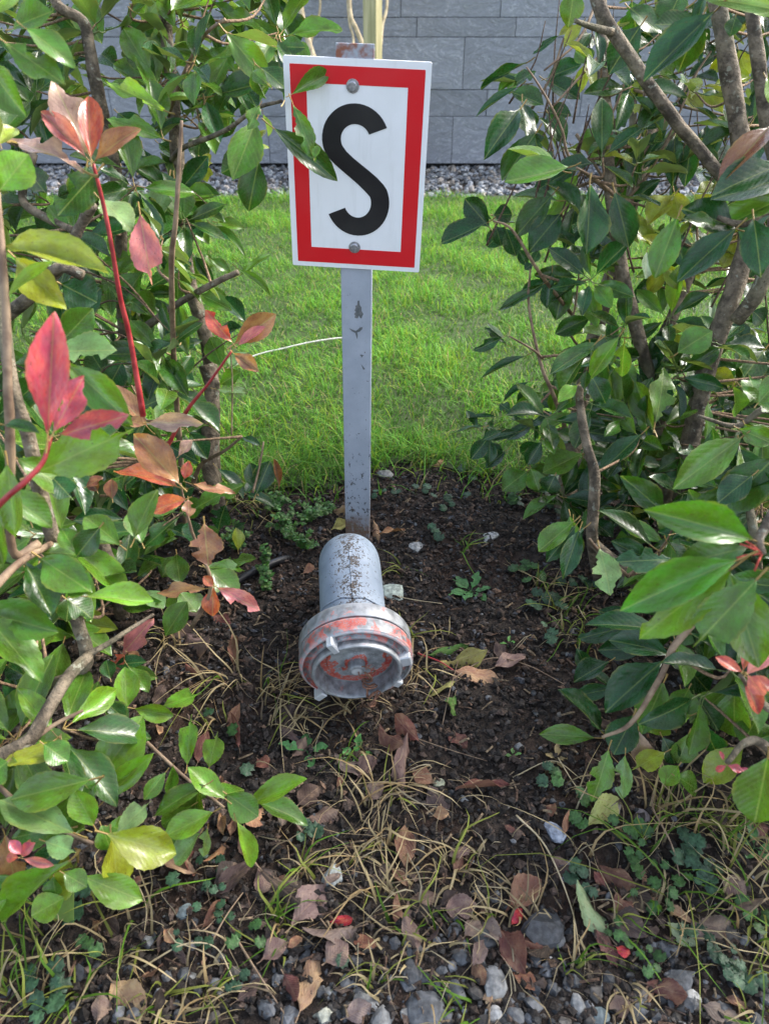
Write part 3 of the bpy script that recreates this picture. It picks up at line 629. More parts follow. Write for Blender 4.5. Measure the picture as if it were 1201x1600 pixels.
LB_ = Shrub('photinia_shrub', G(330, 800), 'left rear photinia with glossy leaves, closest to the sign panel and lawn', 'photinia hedge shrubs')
LF_ = Shrub('photinia_shrub', G(130, 1150), 'left front photinia with red young leaves and low sprays over the soil', 'photinia hedge shrubs')
RB_ = Shrub('photinia_shrub', G(900, 790), 'right rear photinia with several brown trunks and dark leaves', 'photinia hedge shrubs')
RF_ = Shrub('photinia_shrub', G(1250, 1000), 'right front photinia with large shiny leaves hanging over the bed', 'photinia hedge shrubs')

# every leaf the photograph shows clearly: zoom window, scale, then blade base -> tip, width, colour (capital X after colour = ragged)
later = []
def leaves(shrub, ox, oy, sc, depth, txt, face=.55):
    for q in txt.split(';'):
        q = q.split()
        if not q: continue
        bx, by, tx, ty, w = [float(a) for a in q[:5]]; c = q[5]; rag = len(q) > 6 and 'x' in q[6]
        bx, tx = ox + bx * sc, ox + tx * sc; by, ty = oy + by * sc, oy + ty * sc; w *= sc
        lp = math.hypot(tx - bx, ty - by)
        d = depth if depth else min(max(112 / max(lp, 1.9 * w), .52), 1.42)
        lim = min(gdepth(by), gdepth(ty)) - .035; d = min(d * R.uniform(.97, 1.03), lim)
        B = W(bx, by, d); d2 = min(d + R.uniform(-.35, .35) * lp / FPX * d, lim + .01); T = W(tx, ty, d2)
        n0 = (CAM - B).normalized() * face + Vector((0, 0, .5)) + Vector((R.uniform(-.5, .5), R.uniform(-.4, .4), R.uniform(-.3, .3)))
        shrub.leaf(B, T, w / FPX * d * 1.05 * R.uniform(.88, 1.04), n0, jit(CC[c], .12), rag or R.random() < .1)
        if c in 'gbtdyw' and lp > 22 and R.random() < .75: later.append((shrub, B, (T - B), w / FPX * d, c, lim, d))

# left, upper window
leaves(LF_, 0, 0, .4, .72, "345 600 205 305 140 p x;335 612 157 425 85 P;355 615 345 380 92 r;372 630 525 478 95 o;330 668 8 475 125 p x", .8)
leaves(LF_, 0, 0, .4, .78, "548 838 592 1110 128 P x;380 670 225 840 150 d x;390 775 520 880 120 w x;395 790 420 830 60 g", .9)
leaves(LF_, 0, 0, .4, .62, "20 962 410 1040 150 y;215 1015 30 1150 75 b;-40 830 20 1000 80 g;0 745 112 600 150 b;100 110 300 240 110 g;20 165 255 330 125 g x;-60 240 95 450 130 g;-50 60 60 -60 120 b;0 560 -60 420 90 y", .8)
leaves(LB_, 0, 0, .4, 0, "300 -20 392 165 115 g;605 348 570 130 112 w;590 290 480 100 100 g;645 432 410 312 72 b x;632 540 410 445 90 g x;612 300 628 490 85 w;635 288 792 150 92 b;462 268 385 190 85 d;640 -20 575 60 90 w;500 -10 630 60 90 g;885 130 1062 330 112 g;800 330 900 170 112 g x;868 312 880 492 100 g;1082 330 890 252 78 b;950 80 1140 195 100 g x;860 30 715 10 60 b;1060 190 1165 312 105 d x;1075 -10 1157 195 100 d;1000 470 912 700 118 g;1010 630 968 820 108 d;905 455 850 530 80 d;785 525 770 640 90 d;795 640 808 710 62 y;702 752 862 768 92 d;658 700 590 890 125 w x;682 975 702 1175 112 g x;700 960 740 940 80 t;545 650 480 560 80 g;560 580 610 720 70 t;700 840 820 930 70 g;830 880 960 975 50 g;760 1000 830 1100 45 t;820 1010 905 1060 40 g;930 1050 1070 1150 45 g;780 1150 900 1200 70 g;450 640 540 560 70 t;150 80 100 -40 110 d;300 120 200 20 110 d;420 -30 330 90 80 g;690 20 760 70 90 t;460 440 540 500 100 t;760 300 700 380 90 d;830 320 760 420 90 d;940 300 910 440 80 d;1000 560 1040 500 60 y;560 1060 470 1180 110 g;400 1080 520 1190 110 w x;240 1110 380 1180 150 t;130 1100 220 1190 110 b;700 900 640 1060 90 t;500 930 440 1010 90 g;260 900 130 840 110 d;90 650 180 740 120 d x;350 820 430 720 110 g;620 560 700 620 80 d;280 320 340 430 80 y;1150 60 1080 -30 80 g;1040 110 1110 190 80 t;930 20 880 60 60 b")
leaves(LB_, 420, 60, .2375, .93, "155 365 412 215 112 g;158 432 312 805 128 g;30 590 462 915 158 d;-10 300 -120 200 100 g;-60 440 -140 600 110 g;300 790 320 700 60 g", 1.0)
leaves(LB_, 420, 60, .2375, .99, "-60 190 150 330 150 d;60 20 160 250 110 d", .5)
# left, middle window
leaves(LF_, 0, 440, .4, .55, "188 590 212 118 135 R;212 585 330 365 110 R x;240 598 500 522 120 R x", .9)
leaves(LF_, 0, 440, .4, .61, "150 745 515 575 190 b;262 315 520 560 130 g;20 560 150 585 70 d;30 710 60 1000 150 b;-60 800 10 1110 120 g", .9)
leaves(LF_, 0, 440, .4, .72, "205 275 455 262 140 w x;340 1230 605 1240 92 b;470 1030 322 900 108 g;525 1005 590 810 112 g;255 1180 360 1200 130 g;100 1100 205 1300 135 d;160 1080 350 1210 140 g;390 960 290 1080 100 d;300 1060 240 960 90 g;260 1240 370 1310 120 d;120 940 60 820 100 g;200 760 290 850 110 t x;120 1000 -30 1090 120 g", .7)
leaves(LB_, 0, 440, .4, 0, "250 170 392 20 130 t;180 60 80 0 80 b;600 330 515 150 92 t;735 292 692 85 88 g;650 395 652 280 80 g;768 270 655 185 70 t;960 160 870 50 66 t;845 420 968 432 72 w x;740 592 812 690 78 t;850 730 962 832 70 t;1000 832 1055 700 92 t;1090 810 1072 690 28 k;1018 640 945 600 44 t;690 1065 702 1180 92 g;735 1002 668 952 82 t;882 872 842 968 112 t x;870 335 822 220 82 g;960 830 1080 870 60 t;590 100 440 130 100 g;480 90 620 155 60 y x;480 310 420 420 110 t;620 440 700 500 80 g;380 760 490 720 90 w x;480 830 400 900 90 t;620 900 540 860 80 g;800 560 700 610 60 g;660 830 760 800 90 t;810 870 700 900 90 g;930 1050 925 960 52 y;860 1110 1000 1080 85 g x;812 1125 940 1222 120 g x;500 1060 610 1100 90 d;540 1150 640 1080 90 g;560 1210 640 1280 90 w;700 1210 770 1290 110 g;610 970 570 1080 90 d;440 340 560 400 90 g;330 440 230 400 90 g;520 20 600 130 90 g;420 380 350 270 90 d;960 940 910 1000 60 t;780 1020 860 960 80 g")
leaves(LF_, 0, 440, .4, .95, "905 235 800 110 70 r;915 245 1080 125 105 o;930 250 1036 172 55 P;915 282 1008 350 62 o;580 552 780 550 72 p x;578 570 410 385 92 o;500 540 560 560 60 o", .8)
leaves(LF_, 0, 440, .4, .86, "690 800 430 700 108 O;700 790 520 590 135 o;725 850 575 890 98 O;750 790 922 828 55 o x;720 770 740 700 45 r;798 945 815 1112 128 o x;735 850 740 920 55 o x;700 680 750 620 45 p", .9)
leaves(LF_, 0, 440, .4, .93, "832 1190 795 1150 42 O;835 1195 822 1310 72 O;850 1195 1018 1285 78 P x;800 1200 610 1215 55 o x;340 800 400 760 40 k;380 820 350 770 50 k;440 850 430 770 60 k", .9)
# left, lower window
leaves(LF_, 0, 940, .4163, 0, "-70 30 162 302 170 g x;272 132 72 120 82 b;240 68 442 100 74 y;238 155 198 305 100 g;65 420 -50 380 110 b;475 400 468 245 100 b;505 402 652 430 72 b;612 392 752 340 80 b x;372 298 325 408 66 g;385 380 485 445 76 g;702 612 712 425 74 b x;785 622 815 488 80 b x;400 380 470 440 60 d;480 240 560 340 60 g;430 240 540 220 60 t;415 290 400 220 60 d;10 480 -60 620 110 g;60 400 180 440 110 g;150 480 240 600 110 g x;150 380 90 460 90 b;450 20 600 0 70 g;620 130 700 0 100 g;30 330 120 250 100 g", .6)
leaves(LF_, 0, 940, .4163, 0, "462 195 570 70 90 P x;470 200 420 245 60 r;480 190 525 215 40 o", .9)
leaves(LF_, 0, 940, .4163, .83, "345 705 535 440 185 b;395 745 572 570 85 b;845 740 706 620 92 b;930 762 1157 668 95 b;850 722 970 805 105 g;888 825 968 1008 74 b;800 790 620 882 92 b;768 690 560 790 112 g;622 640 540 745 62 g;722 765 588 855 70 g;752 870 662 985 108 w;780 850 760 960 60 w x", .75)
leaves(LF_, 0, 940, .4163, .76, "282 870 0 742 138 w;352 840 278 700 108 b;442 870 560 745 96 w x;402 872 668 950 152 y;342 668 30 745 140 g;262 972 -20 1205 108 b;312 1030 540 1125 122 b;245 1110 120 1180 110 b;240 1020 330 1070 80 g;380 840 420 930 100 g;0 612 245 545 92 y x;165 535 258 600 100 g;300 1010 200 1100 100 y;170 900 290 940 90 w x;120 1000 230 930 90 t;20 880 60 1065 105 o;30 1100 -40 1180 90 b", .75)
leaves(LF_, 0, 940, .4163, .70, "80 950 38 895 40 R;82 955 130 905 40 R;90 965 205 990 36 P;70 960 20 960 40 r;100 940 115 890 30 O;30 600 -50 660 130 g", .9)
# right, upper window
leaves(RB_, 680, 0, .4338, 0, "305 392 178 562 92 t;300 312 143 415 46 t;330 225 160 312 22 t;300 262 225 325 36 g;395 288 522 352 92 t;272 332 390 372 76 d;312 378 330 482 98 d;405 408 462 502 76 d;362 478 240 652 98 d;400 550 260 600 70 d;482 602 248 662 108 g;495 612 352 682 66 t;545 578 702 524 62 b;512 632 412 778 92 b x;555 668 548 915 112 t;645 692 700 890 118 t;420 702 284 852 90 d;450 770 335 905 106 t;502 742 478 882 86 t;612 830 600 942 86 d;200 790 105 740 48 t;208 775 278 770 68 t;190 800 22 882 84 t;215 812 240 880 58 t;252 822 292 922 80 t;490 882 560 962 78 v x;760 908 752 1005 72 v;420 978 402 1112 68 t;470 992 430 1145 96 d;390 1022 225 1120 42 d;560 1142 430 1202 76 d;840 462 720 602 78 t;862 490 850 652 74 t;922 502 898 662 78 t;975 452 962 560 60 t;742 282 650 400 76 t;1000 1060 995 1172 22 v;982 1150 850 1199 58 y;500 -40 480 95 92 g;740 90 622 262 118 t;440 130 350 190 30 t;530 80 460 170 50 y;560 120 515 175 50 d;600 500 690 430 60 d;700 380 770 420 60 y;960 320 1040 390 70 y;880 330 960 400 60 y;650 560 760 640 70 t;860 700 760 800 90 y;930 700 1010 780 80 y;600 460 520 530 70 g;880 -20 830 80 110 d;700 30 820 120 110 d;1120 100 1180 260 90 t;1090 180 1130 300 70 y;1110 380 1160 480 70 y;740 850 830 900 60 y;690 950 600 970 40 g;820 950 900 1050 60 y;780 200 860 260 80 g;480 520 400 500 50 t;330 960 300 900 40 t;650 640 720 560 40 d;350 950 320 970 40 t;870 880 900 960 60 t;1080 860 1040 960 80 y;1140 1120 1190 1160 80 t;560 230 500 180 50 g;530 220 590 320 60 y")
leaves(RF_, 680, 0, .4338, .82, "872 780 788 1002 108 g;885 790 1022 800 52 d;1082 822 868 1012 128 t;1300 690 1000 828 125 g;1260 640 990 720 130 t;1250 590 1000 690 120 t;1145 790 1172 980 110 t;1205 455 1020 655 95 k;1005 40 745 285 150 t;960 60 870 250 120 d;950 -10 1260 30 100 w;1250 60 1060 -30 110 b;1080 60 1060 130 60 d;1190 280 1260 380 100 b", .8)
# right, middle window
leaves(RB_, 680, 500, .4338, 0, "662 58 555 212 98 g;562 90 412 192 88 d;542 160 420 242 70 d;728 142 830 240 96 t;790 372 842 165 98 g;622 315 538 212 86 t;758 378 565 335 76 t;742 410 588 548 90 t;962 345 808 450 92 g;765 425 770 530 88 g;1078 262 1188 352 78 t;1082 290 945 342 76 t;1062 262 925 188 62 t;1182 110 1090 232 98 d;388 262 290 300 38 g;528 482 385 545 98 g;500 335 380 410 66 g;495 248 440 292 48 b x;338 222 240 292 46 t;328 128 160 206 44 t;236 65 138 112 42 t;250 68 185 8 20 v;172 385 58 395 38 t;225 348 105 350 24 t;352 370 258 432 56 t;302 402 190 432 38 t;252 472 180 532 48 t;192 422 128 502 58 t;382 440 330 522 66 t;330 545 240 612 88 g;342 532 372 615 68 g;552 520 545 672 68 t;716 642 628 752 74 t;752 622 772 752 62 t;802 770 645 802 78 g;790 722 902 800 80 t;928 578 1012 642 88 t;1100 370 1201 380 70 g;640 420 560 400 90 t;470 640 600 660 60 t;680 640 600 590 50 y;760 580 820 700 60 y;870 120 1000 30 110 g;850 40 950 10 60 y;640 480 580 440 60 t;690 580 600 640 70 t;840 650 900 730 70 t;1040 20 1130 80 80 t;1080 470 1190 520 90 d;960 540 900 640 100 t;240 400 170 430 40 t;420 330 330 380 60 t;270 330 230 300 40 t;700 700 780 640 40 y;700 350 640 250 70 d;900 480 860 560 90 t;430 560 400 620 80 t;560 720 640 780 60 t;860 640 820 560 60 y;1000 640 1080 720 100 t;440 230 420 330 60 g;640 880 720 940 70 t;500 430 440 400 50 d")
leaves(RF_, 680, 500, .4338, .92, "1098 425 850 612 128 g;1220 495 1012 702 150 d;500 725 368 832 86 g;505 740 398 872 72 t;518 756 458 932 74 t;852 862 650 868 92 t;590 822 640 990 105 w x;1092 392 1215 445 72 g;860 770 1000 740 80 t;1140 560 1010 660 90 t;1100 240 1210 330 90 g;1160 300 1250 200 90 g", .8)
leaves(RF_, 680, 500, .4338, .60, "1140 792 798 678 132 B;1085 865 670 1030 158 B;1155 935 925 1185 165 G;1065 895 725 1140 185 b x;1120 820 860 880 120 G", 1.0)
# right, lower window
leaves(RF_, 700, 950, .4172, 0, "578 468 423 302 95 t;548 486 340 470 70 g;600 528 545 738 98 g x;662 550 648 718 80 w x;692 402 620 550 120 t;802 200 582 385 128 t;805 280 720 470 112 G;908 402 735 462 90 b x;738 160 562 150 82 t;702 62 478 112 92 t x;602 200 468 270 78 t;712 462 728 588 74 p;812 540 690 602 78 y x;1042 310 905 430 120 g;1072 300 1060 500 135 g;872 200 990 322 118 t;900 470 860 585 100 g;1102 522 950 652 108 y;800 482 860 590 80 t;862 590 802 662 78 b;480 150 520 230 60 t;900 90 980 180 120 t;840 140 900 230 110 d;560 10 700 60 90 t;620 300 470 330 60 t;1150 420 1100 510 110 g;900 300 850 400 100 g;1150 -30 1200 80 120 g;960 440 1000 560 120 t;850 630 950 680 90 g;760 60 800 150 100 d", .7)
leaves(RF_, 700, 950, .4172, .66, "1195 560 1150 800 175 g;1100 240 998 182 52 r;1102 235 1140 110 52 r;1115 250 1205 165 60 P;1105 262 1178 405 72 r;1120 260 1215 310 60 r;1120 250 1180 330 60 P", .9)
leaves(RF_, 700, 950, .4172, .70, "1045 590 1100 612 34 R;1090 600 1132 622 26 R;1040 590 998 612 26 R;1030 570 1012 535 14 R", .9)

leaves(RB_, 680, 500, .4338, 1.05, '662 58 552 214 90 g;580 80 412 196 92 d;575 85 425 250 84 d;510 235 440 292 52 b;560 200 620 300 80 t;545 180 535 250 40 d')
def understorey():                                      # further leaves of the same whorls, behind and round the ones above
    for shrub, B, D, w, c, lim, d in later:
        q = (B - CAM).normalized(); up = Vector((0, 0, 1)); sgn = R.choice((-1, 1)); a_ = sgn * R.uniform(.5, 1.3)
        D2 = Matrix.Rotation(a_, 3, q) @ D; D2 = D2 * R.uniform(.7, 1.0) + q * R.uniform(-.01, .03); B2 = B + q * R.uniform(.02, .08) + Vector((R.uniform(-.012, .012), 0, R.uniform(-.012, .012))); T2 = B2 + D2
        if min(B2.z - hgt(B2.x, B2.y), T2.z - hgt(T2.x, T2.y)) < .012: continue
        n0 = (CAM - B2).normalized() * .4 + Vector((R.uniform(-.6, .6), R.uniform(-.5, .5), .6)); shrub.leaf(B2, T2, w * R.uniform(.85, 1.05), n0, jit(CC[{'b': 'g', 'g': 'g', 't': 't', 'd': 'd', 'y': 'y', 'w': 'g'}[c]], .25), R.random() < .15)
# branches the photograph shows
def S_(lst, oy=0, sc=1): return [W(a * sc, oy + b * sc, d) if d else G(a * sc, oy + b * sc, -.03) for a, b, d in lst]
LF_.stem(S_([(365, 640, .72), (400, 780, .74), (435, 950, .76), (470, 1160, .79), (510, 1330, .82), (560, 1625, .86)], 0, .4), .0016, .0034, 'red_stem')
LF_.stem(S_([(-20, -100, .7), (0, 20, .69), (45, 390, .68), (110, 600, .7), (175, 880, .74), (220, 1050, .77), (285, 1260, .84)], 440, .4), .005, .0085)
LF_.stem([W(114, 944, .84), W(125, 985, .86), W(136, 1022, .88), W(122, 1055, .92), W(70, 1075, .98), G(30, 1080, -.02)], .0085, .011)
LF_.stem([W(138, 1025, .87), W(105, 1060, .83), W(75, 1110, .80), W(48, 1155, .77), W(-10, 1185, .75)], .0068, .0078)
LF_.stem([W(137, 1022, .87), W(165, 1008, .88), W(200, 985, .9), W(240, 960, .93)], .004, .002)
LF_.stem([W(80, 682, .55), W(68, 720, .548), W(40, 752, .545), W(10, 778, .55), W(-40, 830, .58)], .0016, .0026, 'red_stem')
LF_.stem([W(-20, 930, .66), W(30, 880, .7), W(80, 850, .75)], .0042, .0032, 'twig')
LF_.stem([W(-5, 300, .62), W(4, 400, .62), W(10, 490, .62), W(13, 590, .62), W(16, 690, .64), W(20, 860, .7), W(60, 850, .73)], .003, .0045, 'twig')
LF_.stem([W(60, 1150, .78), W(90, 1130, .79), W(130, 1110, .8)], .003, .0016, 'twig')
LF_.stem([W(190, 1120, .95), W(225, 1155, .88), W(290, 1215, .86), W(350, 1262, .84)], .0024, .0018, 'twig')
LF_.stem([W(0, 1230, .85), W(60, 1280, .8), W(146, 1318, .77)], .003, .0018, 'twig')
LF_.stem([W(362, 548, .95), W(325, 600, .97), W(290, 645, 1.0), W(250, 720, 1.05)], .0014, .0032, 'red_stem')
LF_.stem([W(282, 755, .86), W(300, 830, .89), W(330, 915, .93), W(300, 980, 1.0)], .0012, .003, 'twig')
LB_.stem(S_([(190, -120, 1.2), (225, 20, 1.2), (320, 80, 1.22), (350, 180, 1.23), (375, 330, 1.25), (420, 520, 1.3), (470, 800, 1.36), (480, 1200, 1.45), (520, 1700, 0)], 0, .4), .009, .015)
LB_.stem(S_([(640, -120, 1.3), (650, 120, 1.3), (670, 330, 1.32), (690, 560, 1.34), (702, 800, 1.37), (740, 1100, 1.4), (820, 1400, 1.46), (835, 1800, 1.5), (835, 1950, 0)], 0, .4), .012, .017)
LB_.stem([W(130, 430, .95), W(90, 420, .95), W(40, 470, 1.0), W(0, 500, 1.05)], .007, .010)
LB_.stem([W(145, 320, .95), W(128, 350, .97), W(95, 415, .98), W(60, 460, 1.0)], .0065, .008)
LB_.stem(S_([(130, 600, 1.25), (90, 780, 1.25), (200, 860, 1.22), (290, 900, 1.2)], 0, .4), .008, .006)
LB_.stem([W(372, 425, 1.2), W(330, 445, 1.22), W(270, 480, 1.28), (W(190, 540, 1.35))], .0045, .007)
LB_.stem([W(440, 158, .96), W(400, 170, 1.0), W(350, 205, 1.08), W(285, 232, 1.22), W(268, 250, 1.3)], .0022, .005)
LB_.stem([W(352, 30, 1.1), W(320, 55, 1.13), W(290, 110, 1.2), W(262, 180, 1.3)], .002, .004, 'twig')
LB_.stem([W(284, 188, .98), W(280, 260, 1.0), W(275, 340, 1.02), W(268, 420, 1.08), W(272, 560, 1.25), W(280, 680, 1.4), G(290, 840, -.02)], .0022, .006, 'twig')
LB_.stem([G(345, 800, -.02), W(334, 760, 1.5), W(325, 700, 1.48), W(332, 610, 1.46), W(322, 570, 1.45)], .019, .017)
LB_.stem([W(378, 682, 1.3), W(350, 705, 1.35), W(315, 725, 1.42), W(300, 760, 1.46)], .002, .005, 'twig')
LB_.stem([W(395, 770, 1.25), W(405, 730, 1.25), W(412, 690, 1.24)], .002, .0015, 'twig')
LB_.stem([G(190, 960, -.02), W(182, 920, 1.22), W(160, 850, 1.2), W(120, 760, 1.2), W(110, 700, 1.22)], .013, .009)
LB_.stem([W(362, 680, 1.4), W(363, 600, 1.4), W(360, 540, 1.38)], .0016, .001, 'twig')
RB_.stem([W(936, -60, 1.3), W(940, 50, 1.3), W(946, 200, 1.32), W(956, 330, 1.35), W(975, 440, 1.38), W(1003, 550, 1.42), W(1025, 640, 1.44), W(1038, 760, 1.44), G(1040, 850, -.02)], .011, .017)
RB_.stem([W(925, -50, 1.1), W(940, 20, 1.1), W(985, 90, 1.12), W(1040, 170, 1.15), W(1085, 225, 1.18), W(1125, 275, 1.2), W(1165, 330, 1.22)], .011, .009)
RB_.stem([W(898, 32, 1.06), W(925, 42, 1.08), W(955, 50, 1.1)], .003, .006)
RB_.stem([W(1112, -40, 1.15), W(1130, 60, 1.17), W(1148, 170, 1.2), W(1160, 250, 1.22), W(1168, 360, 1.25), W(1140, 470, 1.28), W(1108, 560, 1.32), W(1080, 680, 1.36), W(1066, 780, 1.38), G(1060, 865, -.02)], .016, .021)
RB_.stem([W(1165, -40, 1.05), W(1180, 60, 1.06), W(1195, 180, 1.1), W(1215, 300, 1.15), W(1190, 440, 1.2), W(1150, 500, 1.26)], .010, .015)
RB_.stem([W(1070, -30, 1.6), W(1040, 120, 1.6), W(1005, 250, 1.58), W(970, 380, 1.55), W(935, 500, 1.55), W(905, 640, 1.55), W(888, 740, 1.54), G(885, 815, -.03)], .012, .024)
RB_.stem([W(990, 130, 1.6), W(985, 250, 1.6), W(975, 330, 1.58), W(960, 420, 1.56)], .009, .013)
RB_.stem([W(1090, 390, 1.45), W(1052, 490, 1.45), W(1015, 570, 1.46), W(985, 650, 1.48), W(900, 740, 1.5)], .013, .018)
RB_.stem([W(906, 602, 1.12), W(905, 630, 1.13), W(915, 690, 1.14), W(928, 740, 1.15), W(926, 800, 1.17), W(925, 845, 1.2), G(940, 900, -.02)], .0065, .012)
RB_.stem([W(924, 845, 1.2), W(950, 870, 1.2), W(985, 900, 1.2), G(1020, 935, -.02)], .010, .013)
RB_.stem([W(822, 105, 1.2), W(836, 125, 1.2), W(860, 165, 1.22), W(878, 205, 1.25), W(892, 250, 1.28), W(950, 300, 1.34)], .0012, .0028, 'twig')
RB_.stem([W(900, 262, 1.22), W(930, 280, 1.26), W(965, 310, 1.34)], .0018, .0035, 'twig')
RB_.stem([W(828, 420, 1.35), W(826, 480, 1.36), W(845, 570, 1.36), W(865, 620, 1.38), W(890, 690, 1.45)], .0018, .0045, 'twig')
RB_.stem([W(770, 345, 1.3), W(800, 360, 1.3), W(845, 430, 1.34), W(900, 500, 1.5)], .0016, .004, 'twig')
RB_.stem([W(795, 525, 1.3), W(830, 545, 1.33), W(848, 560, 1.36)], .0015, .0025, 'twig')
RB_.stem([W(905, 415, 1.4), W(898, 480, 1.42), W(890, 520, 1.44), W(920, 560, 1.5)], .0015, .003, 'twig')
for a, b, c, d_, e_, f_ in ((850, 110, 905, 60, 940, -20), (860, 170, 915, 110, 960, 60), (1000, 60, 950, 190, 870, 330), (1110, 80, 1030, 200, 970, 300), (1090, 110, 1020, 260, 960, 330), (1060, 200, 1010, 250, 880, 300), (1130, 180, 1060, 165, 990, 140), (1150, 200, 1090, 170, 1030, 120), (1010, 100, 1000, 200, 985, 330), (880, 60, 860, 120, 830, 170), (1030, 330, 960, 300, 900, 210)):
    RB_.stem([W(a, b, 1.4), W(c, d_, 1.42), W(e_, f_, 1.45)], .0018, .0032, 'twig', reg=False)
RF_.stem([W(1192, 866, .6), W(1188, 835, .6), W(1240, 790, .62), W(1300, 900, .75), G(1330, 1080, -.02)], .0020, .009)
for t in ((1160, 843), (1150, 872), (1178, 892), (1155, 850)): RF_.twig([W(1190, 865, .6), W((1190 + t[0]) / 2, (862 + t[1]) / 2, .597), W(*t, .6)], .0011, .0009, (.4, .07, .05))
RF_.stem([W(1156, 1055, .66), W(1190, 1100, .7), W(1240, 1130, .75), G(1300, 1180, -.02)], .002, .007)
RF_.stem([W(1135, 1192, .7), W(1165, 1160, .72), W(1200, 1170, .76), G(1260, 1230, -.02)], .0025, .006)
RF_.stem([W(940, 1152, .86), W(985, 1130, .85), W(1030, 1060, .84), W(1060, 1000, .84), W(1130, 960, .85), G(1230, 1080, -.02)], .0018, .006, 'twig')
RF_.stem([W(1090, 650, 1.0), W(1150, 665, 1.0), W(1200, 640, .98), W(1250, 700, .98), W(1290, 860, .98), G(1300, 1020, -.02)], .002, .010)
RF_.stem([W(1165, 700, 1.0), W(1168, 780, 1.0), W(1180, 860, 1.02), G(1190, 960, -.02)], .004, .008)
RF_.stem([W(1120, 340, .84), W(1160, 350, .84), W(1220, 330, .85), W(1300, 420, .9), W(1340, 800, .95), G(1340, 1040, -.02)], .003, .012)
RF_.stem([W(920, 842, .95), W(935, 860, .97), W(980, 900, 1.05)], .0018, .003, 'twig')

for i in range(46):
    x0_, y0_ = R.uniform(830, 1250), R.uniform(-40, 330); a_ = R.uniform(-.6, .6); l_ = R.uniform(80, 240); dd_ = R.uniform(1.25, 1.6)
    RB_.twig([W(x0_, y0_, dd_), W(x0_ + l_ * .5 * math.sin(a_) + R.uniform(-12, 12), y0_ + l_ * .5, dd_ + .03), W(x0_ + l_ * math.sin(a_), y0_ + l_, dd_ + .06)], .0008, .0022, (.10, .065, .045))
for i in range(30):
    x0_, y0_ = R.uniform(-60, 400), R.uniform(0, 800); a_ = R.uniform(-1, 1); l_ = R.uniform(60, 200); dd_ = R.uniform(1.2, 1.4)
    LB_.twig([W(x0_, y0_, dd_), W(x0_ - l_ * .4 + R.uniform(-12, 12), y0_ + l_ * .5 * a_, dd_ + .03), W(x0_ - l_ * .8, y0_ + l_ * a_ + 30, dd_ + .06)], .0008, .0022, (.10, .065, .045))
# whorls filling the bushes in depth behind those leaves
def inpoly(x, y, P):
    c = False
    for i in range(len(P)):
        (x1, y1), (x2, y2) = P[i], P[i - 1]
        if (y1 > y) != (y2 > y) and x < (x2 - x1) * (y - y1) / (y2 - y1) + x1: c = not c
    return c
def whorl(sh, node, axis, cols, n, L0, twig=True, small=False):
    a = axis.normalized(); o = a.orthogonal().normalized(); b = a.cross(o); ph_ = R.uniform(0, 6.28)
    for i in range(n):
        an = ph_ + 2.4 * i; d = (o * math.cos(an) + b * math.sin(an)) * R.uniform(.75, 1.05) + a * R.uniform(.1, .7) + Vector((0, 0, -.25))
        d.normalize(); L = L0 * R.uniform(.75, 1.15); st_ = node - a * R.uniform(0, .02); B = st_ + d * L * .17
        nrm = a * .9 + Vector((0, 0, .35)) - d * .2 + Vector((R.uniform(-.3, .3), R.uniform(-.3, .3), R.uniform(-.3, .3)))
        T_ = B + d * L
        if T_.z < hgt(T_.x, T_.y) + .01: continue
        c = jit(CC[R.choice(cols)], .22); w = L * R.uniform(.36, .46)
        if small: sh.joined(R.choice(SM_L), basis(B, T_, w, nrm), c)
        else: sh.leaf(B, T_, w, nrm, c, R.random() < .12)
    if twig and sh.stems:
        q = min(sh.stems, key=lambda s: (s - node).length + (.25 if s.z > node.z else 0)); mid = node.lerp(q, .5) - a * .02 + Vector((R.uniform(-.02, .02), R.uniform(-.02, .02), 0))
        if (q - node).length < .5: sh.twig([node, mid, q], .0012, .0028)
def fill(sh, poly, d0, d1, n, cols, L0=.085, small=False, nl=(4, 7)):
    xs = [p[0] for p in poly]; ys = [p[1] for p in poly]; k = 0
    while k < n:
        x, y = R.uniform(min(xs), max(xs)), R.uniform(min(ys), max(ys))
        if not inpoly(x, y, poly): continue
        d = R.uniform(d0, d1); p = W(x, y, d); k += 1
        if p.z < .06: p = p + (CAM - p) * ((.06 - p.z) / (CAM.z - p.z))
        axis = Vector((R.uniform(-.7, .7), R.uniform(-.9, .3), R.uniform(.2, 1))); whorl(sh, p, axis, cols, R.randint(*nl), L0, True, small)
understorey()
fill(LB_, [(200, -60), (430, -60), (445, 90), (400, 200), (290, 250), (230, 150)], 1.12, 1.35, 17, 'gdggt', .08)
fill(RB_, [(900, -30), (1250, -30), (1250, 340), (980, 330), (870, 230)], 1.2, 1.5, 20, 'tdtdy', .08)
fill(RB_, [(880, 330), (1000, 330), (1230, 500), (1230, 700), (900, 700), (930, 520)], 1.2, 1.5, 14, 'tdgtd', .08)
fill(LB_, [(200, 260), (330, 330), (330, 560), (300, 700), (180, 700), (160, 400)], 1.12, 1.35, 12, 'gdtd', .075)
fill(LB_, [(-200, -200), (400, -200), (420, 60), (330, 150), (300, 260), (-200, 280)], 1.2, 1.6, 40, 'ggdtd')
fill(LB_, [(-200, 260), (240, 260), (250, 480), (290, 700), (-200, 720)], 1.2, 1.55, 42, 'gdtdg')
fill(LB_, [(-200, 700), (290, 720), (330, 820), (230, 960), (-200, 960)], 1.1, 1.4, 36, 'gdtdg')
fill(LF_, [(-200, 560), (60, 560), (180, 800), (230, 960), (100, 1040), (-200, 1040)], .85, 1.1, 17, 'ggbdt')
fill(LF_, [(-300, 980), (110, 1000), (180, 1110), (120, 1250), (70, 1380), (-300, 1380)], .80, .95, 13, 'gbgd')
